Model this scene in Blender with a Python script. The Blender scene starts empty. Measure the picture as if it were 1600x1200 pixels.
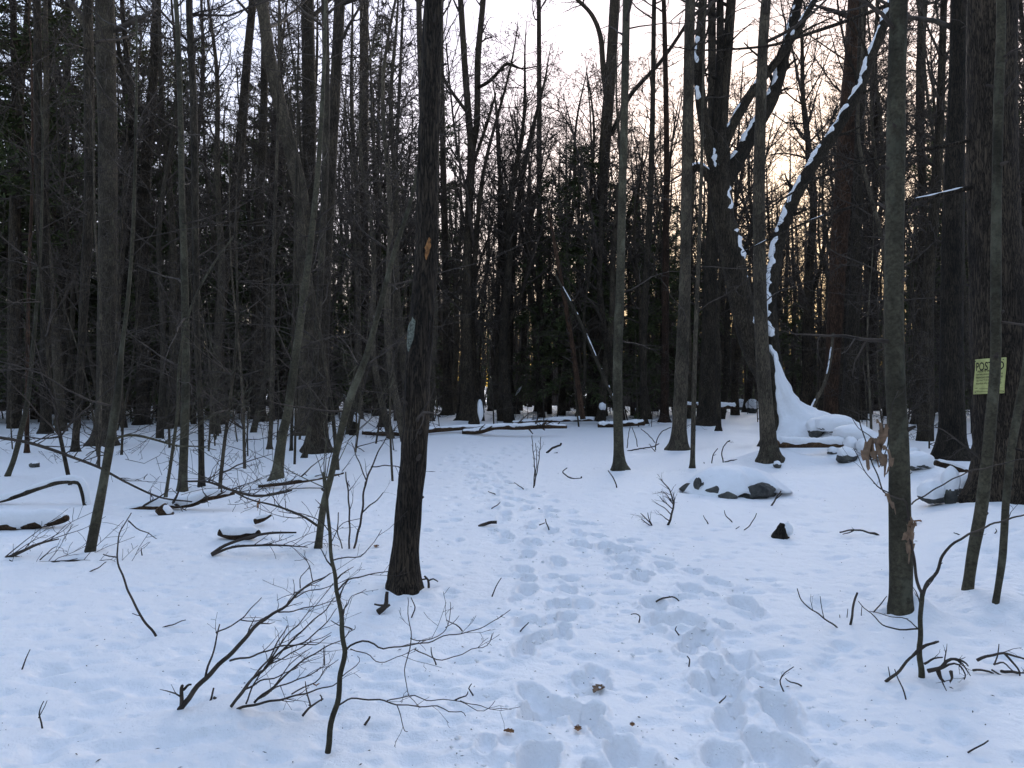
import bpy, math, random
import numpy as np
from mathutils import Vector

R = math.radians
scene = bpy.context.scene
COL = scene.collection

# ------------------------------------------------------------------ camera
CAM_H = 1.6
FPX = 1200.0            # focal length in photograph pixels (1600 wide)
cam_d = bpy.data.cameras.new('camera')
cam_d.sensor_width = 36.0
cam_d.lens = 36.0 * FPX / 1600.0
cam_d.clip_start = 0.05
cam_d.clip_end = 2000.0
cam = bpy.data.objects.new('camera', cam_d)
COL.objects.link(cam)
cam.location = (0, 0, CAM_H)
cam.rotation_euler = (R(90), 0, 0)
scene.camera = cam

# ------------------------------------------------------------------ sky, sun, exposure
SUN_AZ, SUN_EL = R(20.5), R(9.5)       # azimuth to the right of +Y
world = bpy.data.worlds.new('World')
scene.world = world
world.use_nodes = True
nt = world.node_tree
nt.nodes.clear()
w_out = nt.nodes.new('ShaderNodeOutputWorld')
w_bg = nt.nodes.new('ShaderNodeBackground')
w_bg.inputs['Strength'].default_value = 0.15
w_sky = nt.nodes.new('ShaderNodeTexSky')
w_sky.sky_type = 'NISHITA'
w_sky.sun_disc = False
w_sky.sun_elevation = SUN_EL
w_sky.sun_rotation = SUN_AZ
w_sky.air_density = 1.0
w_sky.dust_density = 1.4
w_sky.ozone_density = 1.0
# thin uneven high cloud over the clear sky
w_tc = nt.nodes.new('ShaderNodeTexCoord')
w_map = nt.nodes.new('ShaderNodeMapping')
w_map.inputs['Scale'].default_value = (1.0, 1.0, 3.0)
w_no = nt.nodes.new('ShaderNodeTexNoise')
w_no.inputs['Scale'].default_value = 2.2
w_no.inputs['Detail'].default_value = 6.0
w_mr = nt.nodes.new('ShaderNodeMapRange')
w_mr.inputs['From Min'].default_value = 0.35
w_mr.inputs['From Max'].default_value = 0.7
w_mr.inputs['To Min'].default_value = 0.88
w_mr.inputs['To Max'].default_value = 1.12
# the veil evens out the sky's range: bright cream towards the low sun, blue overhead
w_gam = nt.nodes.new('ShaderNodeGamma')
w_gam.inputs['Gamma'].default_value = 0.24
w_hsv = nt.nodes.new('ShaderNodeHueSaturation')
w_hsv.inputs['Saturation'].default_value = 2.6
w_hsv.inputs['Value'].default_value = 1.0
w_tint = nt.nodes.new('ShaderNodeVectorMath')
w_tint.operation = 'MULTIPLY'
w_tint.inputs[1].default_value = (1.05, 0.955, 1.06)
w_cloud = nt.nodes.new('ShaderNodeVectorMath')
w_cloud.operation = 'SCALE'
L = nt.links.new
L(w_tc.outputs['Generated'], w_map.inputs['Vector'])
L(w_map.outputs['Vector'], w_no.inputs['Vector'])
L(w_no.outputs['Fac'], w_mr.inputs['Value'])
L(w_sky.outputs['Color'], w_gam.inputs['Color'])
L(w_gam.outputs['Color'], w_hsv.inputs['Color'])
L(w_hsv.outputs['Color'], w_tint.inputs[0])
L(w_tint.outputs['Vector'], w_cloud.inputs[0])
L(w_mr.outputs['Result'], w_cloud.inputs['Scale'])
L(w_cloud.outputs['Vector'], w_bg.inputs['Color'])
L(w_bg.outputs['Background'], w_out.inputs['Surface'])

sun_d = bpy.data.lights.new('sun', 'SUN')
sun_d.energy = 1.5
sun_d.angle = R(48)
sun_d.color = (1.0, 0.96, 0.92)
sun = bpy.data.objects.new('sun', sun_d)
COL.objects.link(sun)
sdir = Vector((math.sin(SUN_AZ) * math.cos(SUN_EL), math.cos(SUN_AZ) * math.cos(SUN_EL), math.sin(SUN_EL)))
sun.rotation_euler = sdir.to_track_quat('Z', 'Y').to_euler()
sun.location = sdir * 50

vs = scene.view_settings
vs.view_transform = 'Standard'
vs.look = 'None'
vs.gamma = 1.0
vs.use_curve_mapping = False
vs.exposure = 2.72
scene.cycles.use_denoising = True
scene.cycles.max_bounces = 5
scene.cycles.diffuse_bounces = 3

# ------------------------------------------------------------------ numpy noise
def _h(ix, iy, iz):
    h = (ix * 374761393 + iy * 668265263 + iz * 1442695041) & 0xffffffff
    h = ((h ^ (h >> 13)) * 1274126177) & 0xffffffff
    return ((h ^ (h >> 16)) & 0xffff) / 65535.0

def vn3(x, y, z):
    x, y, z = np.broadcast_arrays(np.asarray(x, float), np.asarray(y, float), np.asarray(z, float))
    fx, fy, fz = np.floor(x), np.floor(y), np.floor(z)
    ix, iy, iz = fx.astype(np.int64), fy.astype(np.int64), fz.astype(np.int64)
    x, y, z = x - fx, y - fy, z - fz
    x, y, z = x * x * (3 - 2 * x), y * y * (3 - 2 * y), z * z * (3 - 2 * z)
    r = 0
    for dx in (0, 1):
        wx = x if dx else 1 - x
        for dy in (0, 1):
            wy = y if dy else 1 - y
            for dz in (0, 1):
                wz = z if dz else 1 - z
                r = r + wx * wy * wz * _h(ix + dx, iy + dy, iz + dz)
    return r

def vn2(x, y, s=0):
    x, y = np.broadcast_arrays(np.asarray(x, float), np.asarray(y, float))
    fx, fy = np.floor(x), np.floor(y)
    ix, iy = fx.astype(np.int64), fy.astype(np.int64)
    x, y = x - fx, y - fy
    x, y = x * x * (3 - 2 * x), y * y * (3 - 2 * y)
    return ((1 - x) * (1 - y) * _h(ix, iy, s) + x * (1 - y) * _h(ix + 1, iy, s)
            + (1 - x) * y * _h(ix, iy + 1, s) + x * y * _h(ix + 1, iy + 1, s))

# ------------------------------------------------------------------ ground height
WALL = np.array([(4.9, 7.2), (5.75, 9.3), (6.3, 11.2), (7.3, 16.5), (8.1, 19.5), (9.6, 26.0), (11.2, 34.0)])
BUMPS = []        # (x, y, radius, height) snow mounds, filled below and used by gz

def seg_dist(x, y, P):
    best = np.full(np.shape(x), 1e9)
    for (ax, ay), (bx, by) in zip(P[:-1], P[1:]):
        dx, dy = bx - ax, by - ay
        t = np.clip(((x - ax) * dx + (y - ay) * dy) / (dx * dx + dy * dy), 0, 1)
        best = np.minimum(best, np.hypot(x - ax - t * dx, y - ay - t * dy))
    return best

def gz(x, y):
    x = np.asarray(x, float); y = np.asarray(y, float)
    r = np.hypot(x, y)
    z = 0.07 * (vn2(x / 3.3 + 7, y / 3.3 + 3) - 0.5) + 0.035 * (vn2(x / 1.2, y / 1.2 + 9, 1) - 0.5)
    z = z * np.clip((r - 1.0) / 3.0, 0, 1)
    z = z + 0.10 * (vn2(x / 8.0 + 2, y / 8.0, 4) - 0.5) * np.clip((r - 8) / 10, 0, 1)
    w = seg_dist(x, y, WALL)
    z = z + np.exp(-(w / 0.75) ** 2) * (0.17 + 0.22 * vn2(x * 1.1, y * 1.1, 2))
    far = np.clip(r - 48, 0, 40)
    z = z - 0.0009 * far * far
    for bx, by, br, bh in BUMPS:
        q = ((x - bx) ** 2 + (y - by) ** 2) / (br * br)
        z = z + bh * np.exp(-q)
    return z

def gzs(x, y):
    return float(gz(np.array([x]), np.array([y]))[0])

_DS = np.exp(np.linspace(math.log(2.0), math.log(120.0), 900))
def hit(px, py):
    """where the sight line through a point of the photograph meets the snow"""
    X = (px - 800) / FPX * _DS
    Z = CAM_H - (py - 600) / FPX * _DS
    g = gz(X, _DS)
    k = np.nonzero(Z <= g)[0]
    i = int(k[0]) if len(k) else len(_DS) - 1
    return Vector((X[i], _DS[i], g[i]))

def at(px, py, d):
    return Vector(((px - 800) / FPX * d, d, CAM_H - (py - 600) / FPX * d))

BUMPS += [(8.0, 19.2, 1.05, 0.42), (5.25, 15.3, 0.62, 0.28), (3.55, 5.45, 0.28, 0.10),
          (2.80, 5.33, 0.13, 0.13), (-1.6, 24.5, 0.9, 0.22), (4.3, 12.3, 1.0, 0.10), (-2.75, 8.6, 0.75, 0.13),
          (-3.6, 8.6, 0.7, 0.10), (7.0, 15.6, 0.9, 0.16), (8.3, 17.4, 0.8, 0.2), (-1.35, 3.75, 0.28, 0.06), (2.6, 4.1, 0.35, 0.05),
          (6.9, 10.4, 0.5, 0.12), (5.9, 12.0, 0.6, 0.16), (4.7, 12.1, 0.5, 0.05), (-4.8, 8.6, 0.8, 0.06), (9.6, 25.5, 1.0, 0.3), (7.2, 17.3, 0.7, 0.22), (7.7, 17.6, 0.7, 0.18)]

# ------------------------------------------------------------------ materials
def new_mat(name):
    m = bpy.data.materials.new(name)
    m.use_nodes = True
    t = m.node_tree
    b = t.nodes['Principled BSDF']
    b.inputs['Specular IOR Level'].default_value = 0.25
    return m, t, b

def nd(t, typ, **kw):
    n = t.nodes.new(typ)
    for k, v in kw.items():
        if k in n.inputs:
            n.inputs[k].default_value = v
        else:
            setattr(n, k, v)
    return n

def ramp(t, stops):
    n = t.nodes.new('ShaderNodeValToRGB')
    cr = n.color_ramp
    while len(cr.elements) < len(stops):
        cr.elements.new(0.5)
    for e, (p, c) in zip(cr.elements, stops):
        e.position = p
        e.color = (c[0], c[1], c[2], 1)
    return n

def coords(t, scale, use='Object', rnd=True):
    tc = t.nodes.new('ShaderNodeTexCoord')
    mp = t.nodes.new('ShaderNodeMapping')
    mp.inputs['Scale'].default_value = scale
    t.links.new(tc.outputs[use], mp.inputs['Vector'])
    if rnd:
        oi = t.nodes.new('ShaderNodeObjectInfo')
        cx = t.nodes.new('ShaderNodeMath'); cx.operation = 'MULTIPLY'; cx.inputs[1].default_value = 37.0
        t.links.new(oi.outputs['Random'], cx.inputs[0])
        t.links.new(cx.outputs[0], mp.inputs['Location'])
    return mp

def bark_material(name, dark, light, lichen, sc=(34, 34, 4.0), lich_amt=0.62, bump=0.6, vary=0.35, ridge=1.0, spots=None):
    m, t, b = new_mat(name)
    L = t.links.new
    mp = coords(t, sc)
    # long broken furrows: ridged noise drawn out along the stem
    n1 = nd(t, 'ShaderNodeTexNoise', Scale=0.9, Detail=4.0, Roughness=0.6)
    n1.inputs['Distortion'].default_value = 0.5
    L(mp.outputs[0], n1.inputs['Vector'])
    sb = nd(t, 'ShaderNodeMath', operation='SUBTRACT'); sb.inputs[1].default_value = 0.5
    ab = nd(t, 'ShaderNodeMath', operation='ABSOLUTE')
    L(n1.outputs['Fac'], sb.inputs[0]); L(sb.outputs[0], ab.inputs[0])
    mr = nd(t, 'ShaderNodeMapRange')
    mr.inputs['From Max'].default_value = 0.13
    L(ab.outputs[0], mr.inputs['Value'])
    mpf = coords(t, (sc[0] * 2.6, sc[1] * 2.6, max(sc[2] * 2.2, 26)))
    n4 = nd(t, 'ShaderNodeTexNoise', Scale=1.0, Detail=5.0, Roughness=0.7)
    L(mpf.outputs[0], n4.inputs['Vector'])
    rm = nd(t, 'ShaderNodeMix', data_type='FLOAT'); rm.inputs[0].default_value = ridge
    rm.inputs[2].default_value = 0.62; L(mr.outputs[0], rm.inputs[3])
    mul = nd(t, 'ShaderNodeMath', operation='MULTIPLY_ADD'); mul.inputs[1].default_value = 0.55
    ad = nd(t, 'ShaderNodeMath', operation='SUBTRACT'); ad.inputs[1].default_value = 0.18
    L(n4.outputs['Fac'], ad.inputs[0])
    L(rm.outputs[0], mul.inputs[0]); L(ad.outputs[0], mul.inputs[2])
    cr = ramp(t, [(0.30, dark), (0.82, light)])
    L(mul.outputs[0], cr.inputs[0])
    # lichen and weather patches
    mp2 = coords(t, (5, 5, 3))
    n2 = nd(t, 'ShaderNodeTexNoise', Scale=1.0, Detail=9.0, Roughness=0.72)
    L(mp2.outputs[0], n2.inputs['Vector'])
    r2 = ramp(t, [(lich_amt, (0, 0, 0)), (lich_amt + 0.1, (1, 1, 1))])
    L(n2.outputs['Fac'], r2.inputs[0])
    mx = nd(t, 'ShaderNodeMix', data_type='RGBA')
    sc2 = nd(t, 'ShaderNodeMath', operation='MULTIPLY'); sc2.inputs[1].default_value = 0.5
    L(r2.outputs[0], sc2.inputs[0])
    L(sc2.outputs[0], mx.inputs['Factor'])
    L(cr.outputs[0], mx.inputs['A']); mx.inputs['B'].default_value = (*lichen, 1)
    # tone of each tree, and broad stains
    oi = t.nodes.new('ShaderNodeObjectInfo')
    mv = nd(t, 'ShaderNodeMapRange')
    mv.inputs['To Min'].default_value = 1 - vary; mv.inputs['To Max'].default_value = 1 + vary
    L(oi.outputs['Random'], mv.inputs['Value'])
    n3 = nd(t, 'ShaderNodeTexNoise', Scale=0.55, Detail=5.0, Roughness=0.6)
    L(mp2.outputs[0], n3.inputs['Vector'])
    mv2 = nd(t, 'ShaderNodeMapRange')
    mv2.inputs['From Min'].default_value = 0.32; mv2.inputs['From Max'].default_value = 0.68
    mv2.inputs['To Min'].default_value = 0.45; mv2.inputs['To Max'].default_value = 1.3
    L(n3.outputs['Fac'], mv2.inputs['Value'])
    mm = nd(t, 'ShaderNodeMath', operation='MULTIPLY')
    L(mv.outputs[0], mm.inputs[0]); L(mv2.outputs[0], mm.inputs[1])
    vm = nd(t, 'ShaderNodeVectorMath', operation='SCALE')
    L(mx.outputs['Result'], vm.inputs[0]); L(mm.outputs[0], vm.inputs['Scale'])
    L(vm.outputs[0], b.inputs['Base Color'])
    b.inputs['Roughness'].default_value = 0.9
    bp = nd(t, 'ShaderNodeBump', Strength=bump, Distance=0.03)
    L(mul.outputs[0], bp.inputs['Height'])
    L(bp.outputs[0], b.inputs['Normal'])
    return m

M = {}
M['furrow'] = bark_material('bark_furrowed', (0.0098, 0.0075, 0.0052), (0.1018, 0.0757, 0.0508), (0.1018, 0.0946, 0.0586), sc=(46, 46, 5.0), bump=1.0, vary=0.12, lich_amt=0.66)
M['dark'] = bark_material('bark_dark', (0.0115, 0.0094, 0.0065), (0.0750, 0.0573, 0.0377), (0.0818, 0.0761, 0.0423), sc=(40, 40, 5.0), bump=0.8, lich_amt=0.6)
M['grey'] = bark_material('bark_grey', (0.0212, 0.0170, 0.0123), (0.1077, 0.0868, 0.0593), (0.1347, 0.1253, 0.0808), sc=(36, 36, 7), lich_amt=0.55, bump=0.6, ridge=0.8)
M['smooth'] = bark_material('bark_smooth', (0.0195, 0.0174, 0.0111), (0.0855, 0.0757, 0.0488), (0.1384, 0.1362, 0.0944), sc=(14, 14, 18), lich_amt=0.52, bump=0.3, vary=0.2, ridge=0.35)
M['red'] = bark_material('bark_reddish', (0.0173, 0.0098, 0.0061), (0.0962, 0.0536, 0.0315), (0.0866, 0.0761, 0.0462), bump=0.8)
M['log'] = bark_material('bark_log', (0.0228, 0.0136, 0.0078), (0.1221, 0.0719, 0.0377), (0.0977, 0.0946, 0.0521), sc=(24, 24, 24), bump=0.8, ridge=0.7)

def twig_material():
    m, t, b = new_mat('twig_bark')
    mp = coords(t, (7, 7, 7))
    n = nd(t, 'ShaderNodeTexNoise', Scale=1.0, Detail=3.0)
    t.links.new(mp.outputs[0], n.inputs['Vector'])
    cr = ramp(t, [(0.3, (0.024, 0.019, 0.015)), (0.7, (0.082, 0.064, 0.05))])
    t.links.new(n.outputs['Fac'], cr.inputs[0])
    t.links.new(cr.outputs[0], b.inputs['Base Color'])
    b.inputs['Roughness'].default_value = 0.8
    return m
M['twig'] = twig_material()

def needle_material():
    m, t, b = new_mat('needles')
    mp = coords(t, (3, 3, 3))
    n = nd(t, 'ShaderNodeTexNoise', Scale=1.0, Detail=4.0)
    t.links.new(mp.outputs[0], n.inputs['Vector'])
    cr = ramp(t, [(0.3, (0.03, 0.043, 0.016)), (0.7, (0.10, 0.118, 0.042))])
    t.links.new(n.outputs['Fac'], cr.inputs[0])
    t.links.new(cr.outputs[0], b.inputs['Base Color'])
    b.inputs['Roughness'].default_value = 0.7
    return m
M['needle'] = needle_material()

def snow_material(name, fine=True):
    m, t, b = new_mat(name)
    L = t.links.new
    b.inputs['Base Color'].default_value = (0.88, 0.885, 0.895, 1)
    b.inputs['Roughness'].default_value = 0.55
    b.inputs['Specular IOR Level'].default_value = 0.6
    mp = coords(t, (1, 1, 1), rnd=False)
    n1 = nd(t, 'ShaderNodeTexNoise', Scale=9.0, Detail=6.0, Roughness=0.6)
    n2 = nd(t, 'ShaderNodeTexNoise', Scale=70.0, Detail=4.0, Roughness=0.7)
    L(mp.outputs[0], n1.inputs['Vector']); L(mp.outputs[0], n2.inputs['Vector'])
    a = nd(t, 'ShaderNodeMath', operation='MULTIPLY_ADD'); a.inputs[1].default_value = 0.16
    L(n2.outputs['Fac'], a.inputs[0]); L(n1.outputs['Fac'], a.inputs[2])
    bp = nd(t, 'ShaderNodeBump', Strength=0.55, Distance=0.06)
    L(a.outputs[0], bp.inputs['Height'])
    L(bp.outputs[0], b.inputs['Normal'])
    return m
M['snow'] = snow_material('snow')

def plain(name, c, rough=0.8, var=0.3, sc=12):
    m, t, b = new_mat(name)
    mp = coords(t, (sc, sc, sc))
    n = nd(t, 'ShaderNodeTexNoise', Scale=1.0, Detail=4.0)
    t.links.new(mp.outputs[0], n.inputs['Vector'])
    lo = tuple(v * (1 - var) for v in c); hi = tuple(v * (1 + var) for v in c)
    cr = ramp(t, [(0.3, lo), (0.7, hi)])
    t.links.new(n.outputs['Fac'], cr.inputs[0])
    t.links.new(cr.outputs[0], b.inputs['Base Color'])
    b.inputs['Roughness'].default_value = rough
    return m
M['leaf'] = plain('dead_leaf', (0.23, 0.115, 0.05), var=0.4, sc=40)
M['tan_leaf'] = plain('tan_leaf', (0.19, 0.125, 0.08), var=0.35, sc=30)
M['litter'] = plain('litter', (0.03, 0.024, 0.018))
M['wood'] = plain('cut_wood', (0.17, 0.105, 0.058), var=0.4, sc=30)
M['scar'] = plain('torn_wood', (0.27, 0.125, 0.045), var=0.55, sc=40)
M['lichen'] = plain('lichen_patch', (0.115, 0.125, 0.10), var=0.75, sc=60)
M['sign'] = plain('sign_sheet', (0.42, 0.42, 0.16), rough=0.6, var=0.22, sc=14)
M['ink'] = plain('sign_ink', (0.012, 0.013, 0.01), rough=0.6, var=0.1)

def rock_material():
    m, t, b = new_mat('granite')
    L = t.links.new
    mp = coords(t, (6, 6, 6))
    n = nd(t, 'ShaderNodeTexNoise', Scale=1.0, Detail=8.0, Roughness=0.7)
    L(mp.outputs[0], n.inputs['Vector'])
    cr = ramp(t, [(0.35, (0.03, 0.03, 0.028)), (0.55, (0.085, 0.083, 0.075)), (0.72, (0.15, 0.16, 0.12))])
    L(n.outputs['Fac'], cr.inputs[0]); L(cr.outputs[0], b.inputs['Base Color'])
    bp = nd(t, 'ShaderNodeBump', Strength=0.8, Distance=0.03)
    L(n.outputs['Fac'], bp.inputs['Height']); L(bp.outputs[0], b.inputs['Normal'])
    b.inputs['Roughness'].default_value = 0.9
    return m
M['rock'] = rock_material()

# ------------------------------------------------------------------ mesh builder
class MB:
    def __init__(s):
        s.v, s.q, s.t, s.n = [], [], [], 0
    def add(s, v, q=None, t=None):
        if q is not None and len(q): s.q.append(np.asarray(q, np.int64) + s.n)
        if t is not None and len(t): s.t.append(np.asarray(t, np.int64) + s.n)
        s.v.append(np.asarray(v, float)); s.n += len(v)
    def mesh(s, name, mat, smooth=True, origin=None):
        me = bpy.data.meshes.new(name)
        v = np.concatenate(s.v) if s.v else np.zeros((0, 3))
        if origin is not None: v = v - np.array(origin)
        q = np.concatenate(s.q) if s.q else np.zeros((0, 4), np.int64)
        t = np.concatenate(s.t) if s.t else np.zeros((0, 3), np.int64)
        me.vertices.add(len(v)); me.vertices.foreach_set('co', v.astype(np.float32).ravel())
        nl = len(q) * 4 + len(t) * 3
        me.loops.add(nl)
        me.loops.foreach_set('vertex_index', np.concatenate([q.ravel(), t.ravel()]).astype(np.int32))
        me.polygons.add(len(q) + len(t))
        st = np.concatenate([np.arange(len(q)) * 4, len(q) * 4 + np.arange(len(t)) * 3])
        me.polygons.foreach_set('loop_start', st.astype(np.int32))
        me.update(calc_edges=True)
        if smooth: me.polygons.foreach_set('use_smooth', np.ones(len(q) + len(t), bool))
        me.materials.append(mat)
        me.validate()
        return me
    def build(s, name, mat, parent=None, origin=None, smooth=True):
        o = bpy.data.objects.new(name, s.mesh(name, mat, smooth, origin))
        COL.objects.link(o)
        if parent is not None: o.parent = parent
        elif origin is not None: o.location = origin
        return o

_QC = {}
def _quads(n, ns):
    k = (n, ns)
    if k not in _QC:
        i = np.arange(n - 1)[:, None]; j = np.arange(ns)[None]
        a = i * ns + j; b = i * ns + (j + 1) % ns
        _QC[k] = np.stack([a, b, b + ns, a + ns], -1).reshape(-1, 4)
    return _QC[k]

def frames(p):
    t = np.gradient(p, axis=0)
    t /= np.linalg.norm(t, axis=1)[:, None] + 1e-12
    m = np.abs(t.mean(0))
    ref = np.zeros(3); ref[int(np.argmin(m))] = 1
    u = ref - t * (t @ ref)[:, None]
    u /= np.linalg.norm(u, axis=1)[:, None] + 1e-12
    return t, u, np.cross(t, u)

def tube(mb, p, r, ns=6, disp=None):
    p = np.asarray(p, float); r = np.asarray(r, float)
    t, u, v = frames(p)
    a = np.arange(ns) * (2 * math.pi / ns)
    ca, sa = np.cos(a), np.sin(a)
    rr = r[:, None] * np.ones(ns)[None]
    if disp is not None: rr = rr * disp(p, ca, sa, rr)
    V = p[:, None] + rr[..., None] * (ca[None, :, None] * u[:, None] + sa[None, :, None] * v[:, None])
    n = len(p)
    V = np.concatenate([V.reshape(-1, 3), p[:1], p[-1:]])
    j = np.arange(ns); k = (j + 1) % ns
    T = np.concatenate([np.stack([k, j, np.full(ns, n * ns)], 1),
                        np.stack([(n - 1) * ns + j, (n - 1) * ns + k, np.full(ns, n * ns + 1)], 1)])
    mb.add(V, _quads(n, ns), T)

def bark_disp(rough, k=1.0, seed=0.0):
    def f(p, ca, sa, rr):
        X = rr * ca[None] ; Y = rr * sa[None]
        Z = np.cumsum(np.r_[0, np.linalg.norm(np.diff(p, axis=0), axis=1)])[:, None] + 0 * X
        w = vn3(X * 9 + seed, Y * 9, Z * 2.2) - 0.5
        rid = np.abs(vn3(X * 34 * k + w * 3 + seed, Y * 34 * k + w * 3, Z * 5.0 + seed) - 0.5) * 2
        lump = vn3(X * 3 + 5 + seed, Y * 3, Z * 1.3) - 0.5
        return 1 + rough * (rid - 0.45) + rough * 0.9 * lump
    return f

def resample(pts, step):
    """smooth curve through control points; returns points and the parameter along the controls"""
    P = np.asarray(pts, float)
    n = len(P)
    if n == 2:
        k = max(3, int(np.linalg.norm(P[1, :3] - P[0, :3]) / step) + 1)
        s = np.linspace(0, 1, k)[:, None]
        return P[0] * (1 - s) + P[1] * s
    E = np.vstack([2 * P[0] - P[1], P, 2 * P[-1] - P[-2]])
    out = []
    for i in range(1, n):
        p0, p1, p2, p3 = E[i - 1], E[i], E[i + 1], E[i + 2]
        k = max(2, int(np.linalg.norm(p2[:3] - p1[:3]) / step) + 1)
        s = (np.arange(k) / k)[:, None]
        out.append(0.5 * ((2 * p1) + (-p0 + p2) * s + (2 * p0 - 5 * p1 + 4 * p2 - p3) * s ** 2 + (-p0 + 3 * p1 - 3 * p2 + p3) * s ** 3))
    out.append(P[-1:])
    return np.concatenate(out)

# ------------------------------------------------------------------ branches
def unit(v):
    return v / (np.linalg.norm(v) + 1e-12)

def side_dir(rng, d, ang):
    a = np.array([rng.gauss(0, 1) for _ in range(3)])
    a = unit(a - d * (a @ d))
    return unit(d * math.cos(ang) + a * math.sin(ang))

def grow(mb, rng, p, d, ln, r, lv, kids, up=0.05, wob=0.16, ns=5, ratio=0.45, spread=(0.6, 1.2), tip=0.25, rmin=0.0022, start=0.22):
    n = 7 if lv == 0 else (6 if lv == 1 else 4)
    st = ln / (n - 1)
    pts = [np.array(p, float)]; dirs = []
    d = unit(np.array(d, float))
    for i in range(n - 1):
        d = unit(d + np.array([rng.gauss(0, wob), rng.gauss(0, wob), rng.gauss(0, wob) + up]))
        dirs.append(d); pts.append(pts[-1] + d * st)
    P = np.array(pts)
    rad = np.maximum(r * np.linspace(1, tip, n), rmin)
    tube(mb, P, rad, max(3, ns))
    if lv < len(kids):
        k = kids[lv]
        k = max(1, int(k * rng.uniform(0.7, 1.3)))
        for i in range(k):
            f = start + (0.98 - start) * (i + rng.random()) / k
            x = f * (n - 1); j = min(int(x), n - 2)
            q = P[j] + (P[j + 1] - P[j]) * (x - j)
            grow(mb, rng, q, side_dir(rng, dirs[j], rng.uniform(*spread)), ln * ratio * rng.uniform(0.55, 1.25) * (1.15 - 0.5 * f),
                 max(rmin, rad[j] * 0.6), lv + 1, kids, up, wob * 1.15, ns - 1, ratio, spread, tip, rmin, start)

def thing(name, label, cat, loc, group=None):
    o = bpy.data.objects.new(name, None)
    COL.objects.link(o)
    o.location = loc
    o.empty_display_size = 0.1
    o['label'] = label; o['category'] = cat
    if group: o['group'] = group
    return o

def tag(o, label, cat, group=None, kind=None):
    o['label'] = label; o['category'] = cat
    if group: o['group'] = group
    if kind: o['kind'] = kind
    return o

def stuffed(o):
    o['kind'] = 'stuff'
    return o

def copy_thing(root, loc, rotz, scale, label=None, group=None, tilt=(0, 0)):
    r = root.copy(); COL.objects.link(r)
    r.location = loc; r.rotation_euler = (tilt[0], tilt[1], rotz); r.scale = scale
    if label: r['label'] = label
    if group: r['group'] = group
    for ch in CH.get(root.name, []):
        c = ch.copy(); COL.objects.link(c); c.parent = r
    return r
CH = {}

def snow_on(parent, origin, name, P, Rd, seed, width=0.8, height=0.8, cover=0.6, ns=8, side=None, lump=1.0):
    """broken ridges of snow lying along the upper side of a limb"""
    P = np.asarray(P, float); Rd = np.asarray(Rd, float)
    t, _, _ = frames(P)
    upv = np.array([0, 0, 1.0]) if side is None else unit(np.array(side, float))
    n = upv - t * (t @ upv)[:, None]
    n /= np.linalg.norm(n, axis=1)[:, None] + 1e-9
    b = np.cross(t, n)
    s = np.cumsum(np.r_[0, np.linalg.norm(np.diff(P, axis=0), axis=1)])
    k = vn2(s * 2.6 + seed * 3.1, seed) * 0.6 + vn2(s * 9 + seed, seed + 1) * 0.4
    w = np.clip((k - (1 - cover) * 0.85) / 0.16, 0, 1)
    runs = []; cur = []
    for i in range(len(P)):
        if w[i] > 0.02: cur.append(i)
        elif cur: runs.append(cur); cur = []
    if cur: runs.append(cur)
    a = np.arange(ns) * 2 * math.pi / ns
    for rn in runs:
        if len(rn) < 3: continue
        ii = np.array(rn)
        e = w[ii] ** 0.5
        e[0] *= 0.15; e[-1] *= 0.15
        nz = 1 + lump * (0.7 * (vn2(s[ii] * 5 + seed, seed + 3) - 0.5) + 0.45 * (vn2(s[ii] * 21 + seed, seed + 4) - 0.5))
        c = P[ii] + n[ii] * (Rd[ii] * 0.72)[:, None]
        W = Rd[ii] * width * e * nz; H = Rd[ii] * height * e * nz
        off = (vn2(s[ii] * 7, seed + 6) - 0.5) * 0.5 * Rd[ii]
        c = c + b[ii] * off[:, None]
        V = c[:, None] + (np.cos(a)[None] * W[:, None])[..., None] * b[ii][:, None] + (np.sin(a)[None] * H[:, None])[..., None] * n[ii][:, None]
        m = len(ii)
        V = np.concatenate([V.reshape(-1, 3), c[:1], c[-1:]])
        j = np.arange(ns); k2 = (j + 1) % ns
        T = np.concatenate([np.stack([k2, j, np.full(ns, m * ns)], 1), np.stack([(m - 1) * ns + j, (m - 1) * ns + k2, np.full(ns, m * ns + 1)], 1)])
        mb = MB(); mb.add(V, _quads(m, ns), T)
        mb.build(name, M['snow'], parent, origin)

# ================================================================== SNOW GROUND
def trail(pts, step, off, seed, size, depth):
    rng = random.Random(seed)
    W = [hit(*p) for p in pts]
    W = resample([(w.x, w.y, 0) for w in W], 0.05)
    s = np.r_[0, np.cumsum(np.linalg.norm(np.diff(W, axis=0), axis=1))]
    out = []; x = rng.random() * step; k = 0
    while x < s[-1] - 0.1:
        i = int(np.searchsorted(s, x)); i = min(max(i, 1), len(W) - 1)
        d = unit(W[i] - W[i - 1]); n = np.array([-d[1], d[0], 0])
        p = W[i] + n * (off * (1 if k % 2 else -1) + rng.gauss(0, 0.06))
        out.append((p[0], p[1], math.atan2(d[1], d[0]) + rng.gauss(0, 0.2), size * rng.uniform(0.85, 1.25), depth * rng.uniform(0.65, 1.2)))
        x += step * rng.uniform(0.75, 1.2); k += 1
    return out

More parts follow.
